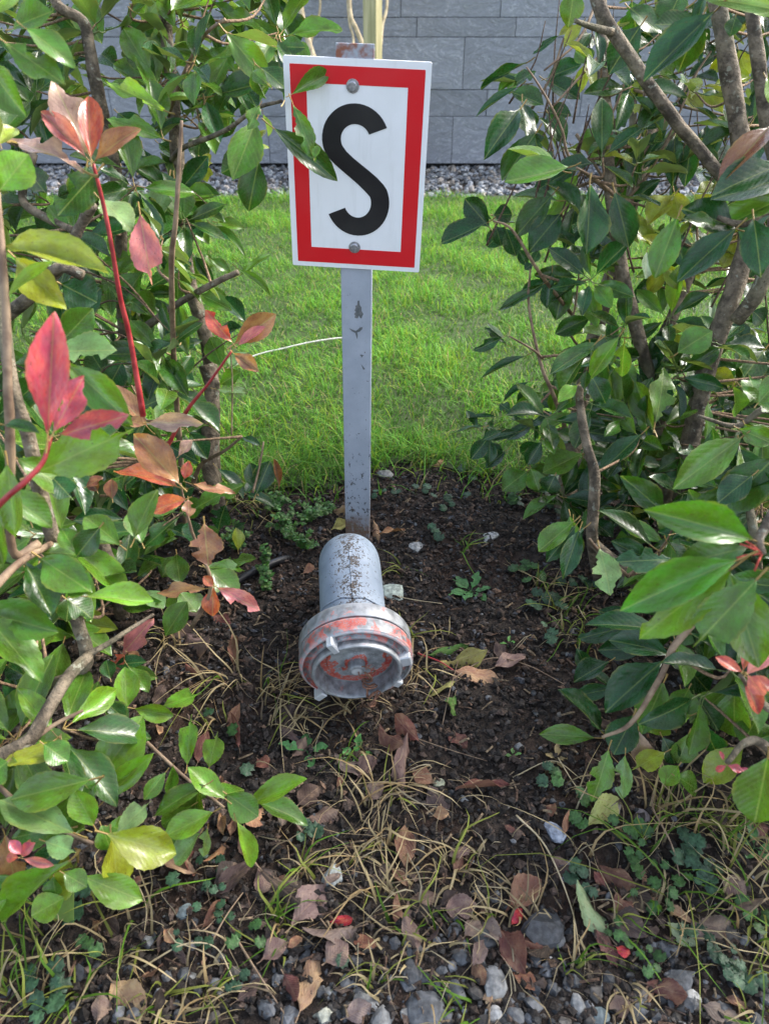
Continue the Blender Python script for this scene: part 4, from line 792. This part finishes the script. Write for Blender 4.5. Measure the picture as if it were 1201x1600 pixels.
fill(RB_, [(960, -200), (1450, -200), (1450, 330), (960, 330), (1000, 120)], 1.3, 1.8, 46, 'tdtyd')  # y leaves: yellow-green glow of backlit foliage put into the leaf colour
fill(RB_, [(1000, 330), (1450, 330), (1450, 650), (1040, 680), (1060, 520)], 1.25, 1.75, 40, 'tdydt')  # y again tints rear leaves as if sun shone through
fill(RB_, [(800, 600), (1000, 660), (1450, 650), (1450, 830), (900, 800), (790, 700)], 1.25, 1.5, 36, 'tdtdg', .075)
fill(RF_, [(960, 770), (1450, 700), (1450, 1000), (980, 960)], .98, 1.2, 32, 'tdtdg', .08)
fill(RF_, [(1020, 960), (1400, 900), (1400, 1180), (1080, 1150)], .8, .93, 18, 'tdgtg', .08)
# the hedge goes on beyond the picture on both sides
for k_ in range(170):
    p = Vector((R.uniform(.72, 2.4), R.uniform(.45, 1.35), R.uniform(.12, 1.55)))
    whorl(RF_ if k_ % 2 else RB_, p, Vector((R.uniform(-1, 1), R.uniform(-1, 1), R.uniform(.2, 1))), 'tdgd', 7, .09, False, True)
for k_ in range(110):
    p = Vector((R.uniform(-2.2, -.75), R.uniform(.5, 1.4), R.uniform(.12, 1.5)))
    whorl(LF_ if k_ % 2 else LB_, p, Vector((R.uniform(-1, 1), R.uniform(-1, 1), R.uniform(.2, 1))), 'gdgb', 7, .09, False, True)
for sh in (LB_, LF_, RB_, RF_): sh.finish()

# ------------------------------------------------------------------ litter, stones, tufts and weeds on the bed
DC = dict(k=(.17, .085, .055), d=(.065, .045, .038), u=(.165, .115, .095), t=(.36, .22, .13), o=(.29, .15, .08), m=(.16, .065, .05), a=(.30, .27, .09), v=(.24, .30, .15), y=(.33, .32, .10), r=(.42, .04, .05), g=(.06, .13, .025))
CW = dict(k='brown', d='blackish brown', u='greyish brown', t='tan', o='orange brown', m='reddish', a='mottled yellow', v='pale green', y='yellow green', r='bright red', g='dark green')
def where(px, py):
    if py < 800: return 'at the lawn edge ' + ('right' if px > 560 else 'left') + ' of post'
    if py < 900: return ('right of the post foot' if px > 560 else 'left of the post foot') if 480 < px < 640 else ('on soil under right shrub' if px > 640 else 'on soil under left shrub')
    if py < 1110: return 'on dark soil right of coupling' if px > 640 else 'on dark soil left of coupling' if px < 470 else 'just below the coupling'
    if py < 1300: return 'on mid bed below coupling' if 480 < px < 680 else 'on bare soil right of middle' if px <= 900 and px >= 680 else 'under the right shrub' if px > 900 else 'under the left spray'
    if py < 1440: return 'under the lowest left leaves' if px < 400 else 'on lower middle of bed' if px < 760 else 'in the weeds at lower right'
    return 'on soil at bottom left' if px < 400 else 'on gravel at bottom middle' if px < 800 else 'on gravel at bottom right'
made = []
def note(o, what, cat, px, py, group): made.append((o, what, cat, px, py, group))
def size_word(L): return 'small' if L < .032 else 'large' if L > .062 else 'medium'
def litter(ox, oy, sc, txt):
    for q in txt.split(';'):
        q = q.split(); bx, by, tx, ty, w = [float(a) for a in q[:5]]; c = q[5]
        bx, tx = ox + bx * sc, ox + tx * sc; by, ty = oy + by * sc, oy + ty * sc; w *= sc
        B = G(bx, by, R.uniform(.006, .012)); T = G(tx, ty, R.uniform(.008, .02)); L = (T - B).length; ww = w / FPX * min(gdepth(by), 2) * 1.15
        m_ = basis(B, T, ww, Vector((R.uniform(-.35, .35), R.uniform(-.35, .1), 1)))
        o = link('fallen_leaf', R.choice(DL), None); o.matrix_world = m_; o.color = jit(DC[c], .15)
        note(o, f'{size_word(L)} {CW[c]} fallen leaf {where(bx, by)}', 'fallen leaf', bx, by, 'fallen leaves on the bed')
litter(150, 1350, .4996, "365 115 500 10 58 d;520 40 640 150 105 d;615 212 728 70 85 u;822 215 650 260 82 u;640 482 705 262 68 t;590 362 640 450 55 m;440 440 542 368 38 d;52 372 140 495 105 t;180 492 222 410 55 d;1090 160 1182 150 66 u;1002 290 965 182 48 u;522 272 560 212 40 d;602 282 650 250 30 o;520 320 600 270 50 u;1150 250 1200 200 50 u;10 500 20 410 50 u;720 330 790 280 80 u;1170 320 1210 400 40 k;780 500 860 470 60 u;730 195 800 200 26 r")
litter(300, 1050, .4163, "800 590 800 742 68 k;1190 442 985 468 48 m;790 492 800 280 80 u;902 440 825 412 56 k;955 545 890 455 80 d;335 602 372 480 58 u;272 522 215 612 58 o;132 658 52 740 36 o;110 542 122 625 32 o;402 520 482 440 90 d;442 562 550 540 60 u;82 832 180 742 56 d;252 752 292 842 66 u;322 800 402 835 50 u;642 410 540 320 66 u;855 292 760 220 56 m;702 222 780 335 40 k;150 640 165 560 34 k;350 130 380 250 60 d;400 270 330 190 50 u;900 560 960 560 40 o;620 420 690 340 50 d;720 430 640 500 60 u;440 640 380 560 40 u;960 700 1040 690 40 u;700 790 760 730 50 d;560 780 500 830 40 u;1000 290 960 250 34 m;180 300 160 200 36 m;110 480 110 400 40 k")
litter(600, 880, .2498, "342 648 635 642 95 a;436 702 732 758 105 t;446 772 278 852 56 a;440 842 400 992 84 g;268 602 530 552 62 g;682 692 882 612 105 u;692 522 742 622 60 d;440 1100 520 1170 60 m")
litter(700, 950, .4172, "212 1150 345 1035 78 k;232 1202 285 1142 38 r;192 1215 282 1400 86 m;552 982 692 1072 68 k;622 1082 680 1162 58 k;602 1240 462 1070 98 v;592 1152 732 1246 78 d;552 1215 642 1342 58 m;738 1412 885 1482 78 m;802 1125 905 1195 38 t;912 1232 1050 1192 76 u;1012 1042 1100 1102 78 u;1032 1152 1150 1122 48 u;812 1192 922 1272 56 v;512 835 632 742 78 y;20 1152 85 1142 66 u;622 1282 672 1312 42 r;362 762 402 792 38 k;430 862 440 800 24 o;380 940 440 990 40 u;620 1460 650 1550 70 u;1150 1330 1190 1400 50 d;130 1270 90 1380 50 u;20 1000 60 930 40 k;900 1180 960 1260 50 u;700 700 760 640 60 d;740 650 700 720 70 d;980 860 1010 800 50 d")
litter(330, 680, .4996, "695 108 792 74 28 t;378 242 428 250 26 t;375 302 430 286 28 a;522 318 606 300 26 o;288 442 338 412 34 k;508 272 522 332 20 t;860 105 885 130 20 t")
litter(0, 940, .4163, "702 142 792 232 86 u;882 262 880 150 38 k;642 150 722 100 68 d;1072 462 1102 400 58 d;805 60 860 110 50 m;590 420 620 330 50 d;700 260 760 300 30 m;860 500 900 420 40 k;970 600 1010 640 50 m;350 1200 380 1240 30 o;1130 850 1080 780 60 t;500 1080 540 1040 30 k;620 1240 660 1290 40 t;760 60 690 30 60 u")
for i in range(90):
    px, py = R.uniform(20, 1180), R.uniform(1000, 1590)
    if py < 1280 and 640 < px < 900 and R.random() < .8: continue
    B = G(px, py, .005); a = R.uniform(0, 6.28); L = R.choice([.012, .018, .024, .034, .045]) * R.uniform(.8, 1.1); T = B + Vector((math.cos(a) * L, math.sin(a) * L, R.uniform(-.002, .008))); c = R.choice('kkdduumt')
    o = link('fallen_leaf', R.choice(DL), None); o.matrix_world = basis(B, T, L * R.uniform(.4, .6), Vector((R.uniform(-.5, .5), R.uniform(-.5, .5), 1))); o.color = jit(DC[c], .2)
    note(o, f'{size_word(L)} {CW[c]} fallen leaf {where(px, py)}', 'fallen leaf', px, py, 'fallen leaves on the bed')
def pebble(px, py, r, c, word):
    import bmesh
    bm = bmesh.new(); bmesh.ops.create_icosphere(bm, subdivisions=2, radius=1); sd3 = R.uniform(0, 99); sc = (R.uniform(.85, 1.15), R.uniform(.75, 1), R.uniform(.45, .65)); k_ = r / FPX * gdepth(py)
    rz = R.uniform(0, 6.28); cuts = [(Vector((R.gauss(0, 1), R.gauss(0, 1), R.gauss(0, .6))).normalized(), R.uniform(.55, .85)) for _ in range(6)]
    for v in bm.verts:
        q = v.co.copy()
        for n_, lim in cuts:
            e2 = q.dot(n_) - lim
            if e2 > 0: q -= n_ * e2
        q *= 1 + .06 * mnoise.noise(q * 2.5 + Vector((sd3, 0, 0))); v.co = Vector((q.x * sc[0], q.y * sc[1], q.z * sc[2])) * k_ * 1.25
    bmesh.ops.rotate(bm, verts=bm.verts, matrix=Matrix.Rotation(rz, 3, 'Z'))
    me = bpy.data.meshes.new('stone'); bm.to_mesh(me); bm.free(); a_ = me.color_attributes.new('col', 'FLOAT_COLOR', 'POINT')
    for q in a_.data: q.color = tuple(c) + (1,)
    me.materials.append(M['stone']); o = link('stone', me, None, G(px, py, k_ * .08)); note(o, f'{word} stone {where(px, py)}', 'stone', px, py, 'loose stones on the bed')
LG, WH, GR, BL_, DK = (.165, .165, .16), (.29, .285, .27), (.085, .087, .09), (.10, .125, .13), (.042, .044, .047)
for px, py, r, c, w in ((600, 747, 13, LG, 'light grey'), (650, 854, 13, WH, 'whitish'), (765, 843, 12, WH, 'flat whitish'), (614, 926, 20, (.36, .40, .34), 'large pale mossy'), (521, 1372, 18, (.26, .28, .27), 'pale angular'), (287, 1424, 13, BL_, 'smooth bluish'), (230, 1467, 10, LG, 'light grey'),
                       (865, 1303, 17, (.24, .26, .3), 'blue grey'), (846, 1452, 34, DK, 'large dark'), (867, 1468, 15, GR, 'grey'), (769, 1546, 24, LG, 'banded light grey'), (958, 1265, 12, (.2, .17, .14), 'brownish'), (1002, 1282, 13, (.19, .16, .16), 'brownish'),
                       (420, 1577, 18, GR, 'rounded grey'), (570, 1572, 18, LG, 'rounded light grey'), (640, 1530, 22, DK, 'dark'), (668, 1588, 28, GR, 'broad grey'), (685, 1227, 9, (.25, .26, .18), 'lichen speckled'), (709, 1460, 12, GR, 'grey'), (455, 1590, 16, GR, 'grey'), (505, 1592, 15, (.3, .3, .24), 'mottled'),
                       (1065, 1530, 22, GR, 'grey'), (1080, 1558, 14, WH, 'narrow whitish'), (750, 1470, 22, DK, 'dark'), (720, 1500, 14, GR, 'grey'), (800, 1590, 16, GR, 'grey'), (900, 1570, 14, LG, 'light grey'), (860, 1508, 11, WH, 'small whitish'), (835, 1500, 12, GR, 'grey'), (935, 1590, 15, BL_, 'bluish'), (1135, 1575, 15, GR, 'grey'),
                       (710, 1555, 16, GR, 'grey'), (1180, 1600, 18, DK, 'dark'), (597, 1598, 18, LG, 'light grey'), (770, 1590, 14, WH, 'small whitish'), (885, 1360, 18, (.18, .16, .18), 'purplish'), (725, 1250, 8, WH, 'tiny whitish'), (810, 1170, 7, LG, 'tiny light grey'), (1120, 1580, 12, WH, 'whitish')):
    pebble(px, py, r, c, w)
def tuft(px, py, n, L, mix, spread=1.0, what='dry straw grass tuft', lean=1.5, wd=.0036):
    c = G(px, py, -.002); n = int(n * .52) + 2
    P = np.array(c)[None] + NR.normal(0, (.009 if n < 16 else .018) * spread, (n, 3)) * (1, 1, 0); st_ = np.array([(.52, .41, .22), (.44, .31, .15), (.27, .30, .06), (.12, .24, .025)])
    ci = NR.choice(4, n, p=mix); col = st_[ci] * NR.uniform(.6, 1.25, (n, 1)); H = L * NR.uniform(.4, 1.1, n)
    V, T, C = blades(P - np.array(c), H, NR.uniform(.5, 1.3, n) * wd, NR.uniform(.25, lean, n), NR.uniform(0, 6.28, n) if n < 8 else NR.normal(NR.uniform(0, 6.28), 1.15, n), col, None, 7, 1.55, NR.normal(0, .38, n)); V[:, 2] = np.maximum(V[:, 2], .002 + NR.random(len(V)) * .002)
    o = link('grass_tuft', npmesh('grass_tuft', V, T, 'grass', C), None, c); note(o, f'{what} {where(px, py)}', 'grass tuft', px, py, 'grass tufts on the bed')
DRY, MIXG, GRN = (.55, .25, .15, .05), (.3, .15, .3, .25), (.05, .05, .35, .55)
for a in ((270, 1010, 26, .10, DRY), (358, 1065, 34, .12, DRY), (433, 1085, 60, .10, DRY), (455, 1120, 30, .08, DRY), (545, 1110, 26, .08, DRY), (560, 1180, 20, .08, MIXG), (575, 1262, 38, .09, DRY), (600, 1310, 24, .07, DRY), (620, 1230, 26, .08, DRY), (700, 1362, 32, .07, DRY), (725, 1345, 30, .07, DRY), (655, 1050, 26, .07, DRY), (640, 1000, 14, .08, MIXG),
          (1035, 1285, 44, .09, DRY), (1100, 1300, 34, .10, MIXG), (1000, 1330, 20, .09, MIXG), (1160, 1290, 30, .10, DRY), (845, 915, 26, .09, MIXG), (880, 960, 40, .08, MIXG), (900, 1000, 34, .08, MIXG), (725, 860, 14, .07, GRN), (430, 1440, 26, .07, GRN), (440, 1490, 18, .06, GRN), (645, 1480, 34, .055, DRY), (640, 1440, 30, .06, MIXG), (180, 1440, 34, .09, DRY), (200, 1490, 20, .08, DRY),
          (300, 1580, 34, .06, DRY), (250, 1570, 24, .06, MIXG), (330, 1560, 24, .06, DRY), (770, 1440, 24, .07, DRY), (820, 1430, 26, .08, DRY), (1180, 1370, 34, .09, DRY), (1150, 1420, 30, .09, MIXG), (890, 1510, 24, .06, MIXG), (715, 1590, 34, .06, GRN), (1165, 1570, 34, .07, MIXG), (60, 1490, 40, .08, GRN), (120, 1560, 26, .07, GRN), (30, 1560, 40, .08, MIXG), (1190, 1500, 34, .08, MIXG),
          (960, 1430, 24, .08, MIXG), (590, 1400, 20, .07, DRY), (590, 1550, 24, .05, MIXG), (1050, 1440, 30, .09, MIXG), (980, 1560, 24, .06, DRY), (340, 790, 40, .08, MIXG), (405, 800, 40, .07, MIXG), (440, 760, 60, .08, GRN), (250, 850, 30, .08, MIXG), (660, 735, 50, .07, GRN), (560, 1340, 24, .07, DRY), (480, 1360, 24, .07, MIXG), (330, 1130, 20, .08, MIXG), (630, 890, 12, .06, MIXG), (680, 1000, 12, .05, DRY)):
    m_ = a[4]; tuft(*a[:5], what='dry straw grass tuft' if m_ is DRY else 'half-dry grass tuft' if m_ is MIXG else 'fresh green grass tuft')
for i, (a, b, L) in enumerate(((1040, 1270, .2), (1130, 1330, .17), (900, 1330, .14), (1060, 1400, .16), (880, 1240, .13))):
    tuft(a, b, 5, L, GRN if i % 2 else DRY, what='few long arching grass blades', lean=1.35, wd=.003)
n_ = 330; cl_ = [(G(*q), sp) for q, sp in (((560, 1230), .07), ((600, 1330), .07), ((690, 1370), .06), ((400, 1090), .07), ((660, 1480), .09), ((1060, 1320), .10), ((1100, 1440), .08), ((850, 1440), .07), ((250, 1500), .10), ((450, 1500), .08), ((620, 1090), .05), ((880, 980), .05))]
P = []
for i in range(n_): c, sp = R.choice(cl_); x_, y_ = R.gauss(c.x, sp), R.gauss(c.y, sp * .8); P.append((x_, y_, hgt(x_, y_) + R.uniform(.003, .010)))
V, T, C = blades(np.array(P), NR.uniform(.012, .065, n_), NR.uniform(.001, .003, n_), np.full(n_, 1.0), NR.uniform(0, 6.28, n_), np.array([(.42, .33, .19), (.33, .25, .15), (.25, .19, .12), (.50, .42, .27)])[NR.choice(4, n_)] * NR.uniform(.6, 1.1, (n_, 1)), None, 5, 2.0, NR.normal(0, .5, n_))
V[:, 2] = np.minimum(V[:, 2], .012 + NR.random(len(V)) * .002)
tag(link('straw', npmesh('straw', V, T, 'grass', C)), 'broken dry straw lying matted over the soil and gravel', 'straw', kind='stuff')
# scallop-leaved ground ivy and small weeds
def round_leaf(Sp, c, r, nrm, col, lobes=8):
    n_ = nrm.normalized(); a = n_.orthogonal().normalized(); b = n_.cross(a); ph_ = R.uniform(0, 6.28); V = [c + n_ * -.12 * r]; T = []; K = lobes * 2
    for i in range(K):
        t = ph_ + 2 * math.pi * i / K; rr = r * (1.06 if i % 2 else .84) * (.45 if i == 0 else 1); V.append(c + (a * math.cos(t) + b * math.sin(t)) * rr * .55 + n_ * .10 * r)
    for i in range(K):
        t = ph_ + 2 * math.pi * i / K; rr = r * (1.05 if i % 2 else .84) * (.5 if i == 0 else 1); V.append(c + (a * math.cos(t) + b * math.sin(t)) * rr + n_ * (.02 if i % 2 else -.12) * r)
    for i in range(K):
        j = (i + 1) % K; T += [(0, 1 + i, 1 + j), (1 + i, 1 + K + i, 1 + K + j), (1 + i, 1 + K + j, 1 + j)]
    cs = np.array([[q * (.65 + .35 * (i % 2)) for q in col] for i in range(len(V))]); cs[0] = np.array(col) * 1.35
    Sp.add([tuple(v) for v in V], T, cs)
def weed(px, py, n, r, spread, col=(.055, .13, .05), what='round-leaved ground ivy weed'):
    c = G(px, py); S2 = Soup()
    for i in range(n):
        a = R.uniform(0, 6.28); q = Vector((math.cos(a), math.sin(a), 0)) * spread * R.random() ** .6 * (0 if n == 1 else 1); z = R.uniform(.006, .016) + r * .5; lr = r * R.uniform(.55, 1.15); b = R.uniform(.7, 1.4)
        p = Vector((q.x, q.y, z)); round_leaf(S2, p, lr, Vector((R.uniform(-.45, .45), R.uniform(-.6, .2), 1)), [k_ * b for k_ in col])
        v, t = tube_geo([Vector((q.x * .5, q.y * .5, 0)), p - Vector((0, 0, .002))], .0006, 4, 0); S2.add(v, t, (.14, .10, .05))
    o = link('weed', S2.mesh('weed', 'weed'), None, c); note(o, f'{what} {where(px, py)}', 'weed', px, py, 'weeds on the bed')
TEAL = (.042, .095, .045)
for a in ((366, 1154, 1, .0125, 0), (388, 1210, 1, .012, 0), (328, 1125, 1, .009, 0), (275, 1388, 1, .014, 0), (480, 1305, 7, .009, .016), (536, 1514, 1, .009, 0), (310, 1275, 3, .010, .02), (330, 1365, 7, .006, .02), (340, 1420, 9, .0065, .025), (300, 1480, 6, .007, .02), (130, 1420, 4, .013, .018), (60, 1560, 9, .011, .03), (140, 1480, 3, .008, .015), (390, 1470, 5, .007, .02), (380, 1540, 4, .007, .02),
          (650, 775, 5, .012, .05), (700, 790, 4, .013, .05), (735, 745, 4, .014, .05), (800, 770, 6, .014, .06), (840, 790, 8, .013, .06), (690, 845, 3, .013, .03), (870, 760, 10, .014, .05), (820, 905, 7, .013, .03), (850, 950, 6, .013, .03), (860, 1000, 4, .012, .02), (905, 920, 8, .012, .04), (880, 870, 9, .012, .04), (595, 785, 4, .009, .03),
          (850, 1216, 3, .008, .012), (845, 1240, 3, .008, .012), (868, 1228, 5, .008, .01), (910, 1260, 5, .008, .010), (898, 1290, 4, .008, .01), (975, 1310, 8, .009, .025), (1065, 1330, 9, .010, .022), (985, 1360, 6, .009, .02), (915, 1380, 7, .009, .02), (1110, 1390, 9, .009, .025), (1130, 1510, 8, .009, .022), (1040, 1380, 8, .008, .03), (1010, 1420, 6, .008, .03), (1060, 1350, 4, .012, .02), (1160, 1540, 6, .009, .02), (1090, 1460, 5, .008, .02), (1180, 1440, 6, .009, .02), (960, 1470, 5, .007, .02), (1000, 1500, 5, .007, .02)):
    weed(*a, TEAL if R.random() < .5 else (.055, .13, .032))
def herb(px, py, n, H, spr, what):                       # upright feathery weed made of many small leaflets on thin stems
    c = G(px, py); S2 = Soup()
    for i in range(n):
        a = R.uniform(0, 6.28); d = Vector((math.cos(a) * R.uniform(.2, 1) * spr, math.sin(a) * R.uniform(.2, 1) * spr, H * R.uniform(.4, 1))); ctr = Vector((d.x * .4, d.y * .4, d.z * .7)); pth = spline([Vector((0, 0, 0)), ctr, d], 5)
        v, t = tube_geo(pth, .0007, 4, 0); S2.add(v, t, (.12, .2, .05))
        for p in pth[2:]:
            for _ in range(2): round_leaf(S2, p + Vector((R.uniform(-.006, .006), R.uniform(-.006, .006), R.uniform(0, .003))), R.uniform(.003, .006), Vector((R.uniform(-.7, .7), R.uniform(-.9, .3), 1)), [k_ * R.uniform(.8, 1.3) for k_ in (.075, .17, .035)], 3)
    o = link('weed', S2.mesh('weed', 'weed'), None, c); note(o, f'{what} {where(px, py)}', 'weed', px, py, 'weeds on the bed')
for a in ((450, 835, 16, .055, .05), (480, 815, 12, .045, .05), (430, 800, 10, .05, .05), (500, 800, 8, .03, .04), (475, 855, 10, .04, .04), (418, 925, 7, .06, .02), (415, 900, 5, .07, .02), (370, 860, 10, .05, .04)): herb(*a, 'light green feathery weed')
def rosette(px, py, n, L, col, what):
    c = G(px, py, .002); S2 = Soup()
    for i in range(n):
        a = 6.28 * i / n + R.uniform(-.3, .3); d = Vector((math.cos(a), math.sin(a), R.uniform(.1, .5))); v, t, uv = LEAFNP[R.choice(BL).name]; m_ = basis(d * L * .15, d * L * R.uniform(.7, 1.1), L * .45, Vector((0, 0, 1))); A = np.array(m_.to_3x3()); S2.add(v @ A.T + np.array(m_.translation), t, np.array(col) * R.uniform(.8, 1.3))
    o = link('weed', S2.mesh('weed', 'weed'), None, c); note(o, f'{what} {where(px, py)}', 'weed', px, py, 'weeds on the bed')
rosette(735, 925, 7, .042, (.07, .19, .05), 'wrinkled green seedling rosette'); rosette(800, 1185 + 0, 4, .012, (.1, .2, .05), 'tiny green seedling'); rosette(553, 1185, 5, .03, (.07, .2, .05), 'leafy green seedling'); rosette(480, 1175, 4, .035, (.06, .17, .05), 'broad-leaved green seedling')
rosette(868, 1190, 5, .022, (.3, .22, .1), 'withered tan seedling'); rosette(793, 1010, 4, .014, (.1, .25, .05), 'bright green seedling'); rosette(1175, 1330, 5, .03, (.06, .16, .05), 'leafy green seedling')
# loose dry sticks and runners
def stick(pts, r, what, mat='twig'):
    P = [G(px, py, l) for px, py, l in pts]; o = tube('dry_stem', P, r, r * .5, mat, None, 5); note(o, what + ' ' + where(pts[0][0], pts[0][1]), 'dry stem', pts[0][0], pts[0][1], 'dry stems on the bed')
stick([(652, 1028, .012), (685, 1045, .016), (707, 1058, .014)], .0016, 'dark red leaf stalk', 'red_stem')
for p in ([(800, 1220, .004), (860, 1200, .012), (905, 1225, .006)], [(330, 1478, .006), (355, 1440, .012), (385, 1395, .006)], [(225, 1510, .006), (290, 1485, .016), (340, 1490, .014), (368, 1540, .006)], [(370, 1470, .006), (405, 1530, .01), (445, 1590, .006)], [(700, 1070, .006), (760, 1040, .012), (820, 1050, .012), (890, 1080, .006)],
          [(605, 930, .006), (640, 945, .01), (690, 948, .006)], [(805, 1280, .006), (850, 1330, .012), (890, 1420, .01), (905, 1500, .006)], [(1020, 1235, .006), (1010, 1290, .03), (1040, 1340, .025), (1062, 1390, .006)], [(210, 1370, .004), (230, 1420, .01), (225, 1460, .004)], [(870, 1190, .006), (890, 1230, .01), (910, 1255, .006)], [(690, 1140, .004), (700, 1100, .02), (715, 1040, .01)], [(500, 1440, .006), (540, 1500, .01), (575, 1560, .006)], [(620, 1150, .005), (700, 1180, .01), (760, 1195, .004)], [(300, 1440, .005), (318, 1462, .012), (345, 1430, .004)]):
    stick(p, R.uniform(.0008, .0014), 'thin dry stem lying', R.choice(['pale_bark', 'twig']))
# labels: same wording on several things gets an order from the left, so that each label points to one thing
by = {}
for r_ in made: by.setdefault(r_[1], []).append(r_)
ORD = ['leftmost', 'second from left', 'third from left', 'fourth from left', 'fifth from left', 'sixth from left', 'seventh from left', 'eighth from left', 'ninth from left', 'tenth from left', 'eleventh from left', 'twelfth from left']
NUM = ['', '', 'two', 'three', 'four', 'five', 'six', 'seven', 'eight', 'nine', 'ten', 'eleven', 'twelve']
for w_, l_ in by.items():
    l_.sort(key=lambda r_: r_[3])
    for i, r_ in enumerate(l_):
        lab = w_ if len(l_) == 1 or len(l_) > 12 else f'{w_}, {ORD[i]} of {NUM[len(l_)]}' if i < len(l_) - 1 else f'{w_}, rightmost of {NUM[len(l_)]}'
        tag(r_[0], lab, r_[2], r_[5])
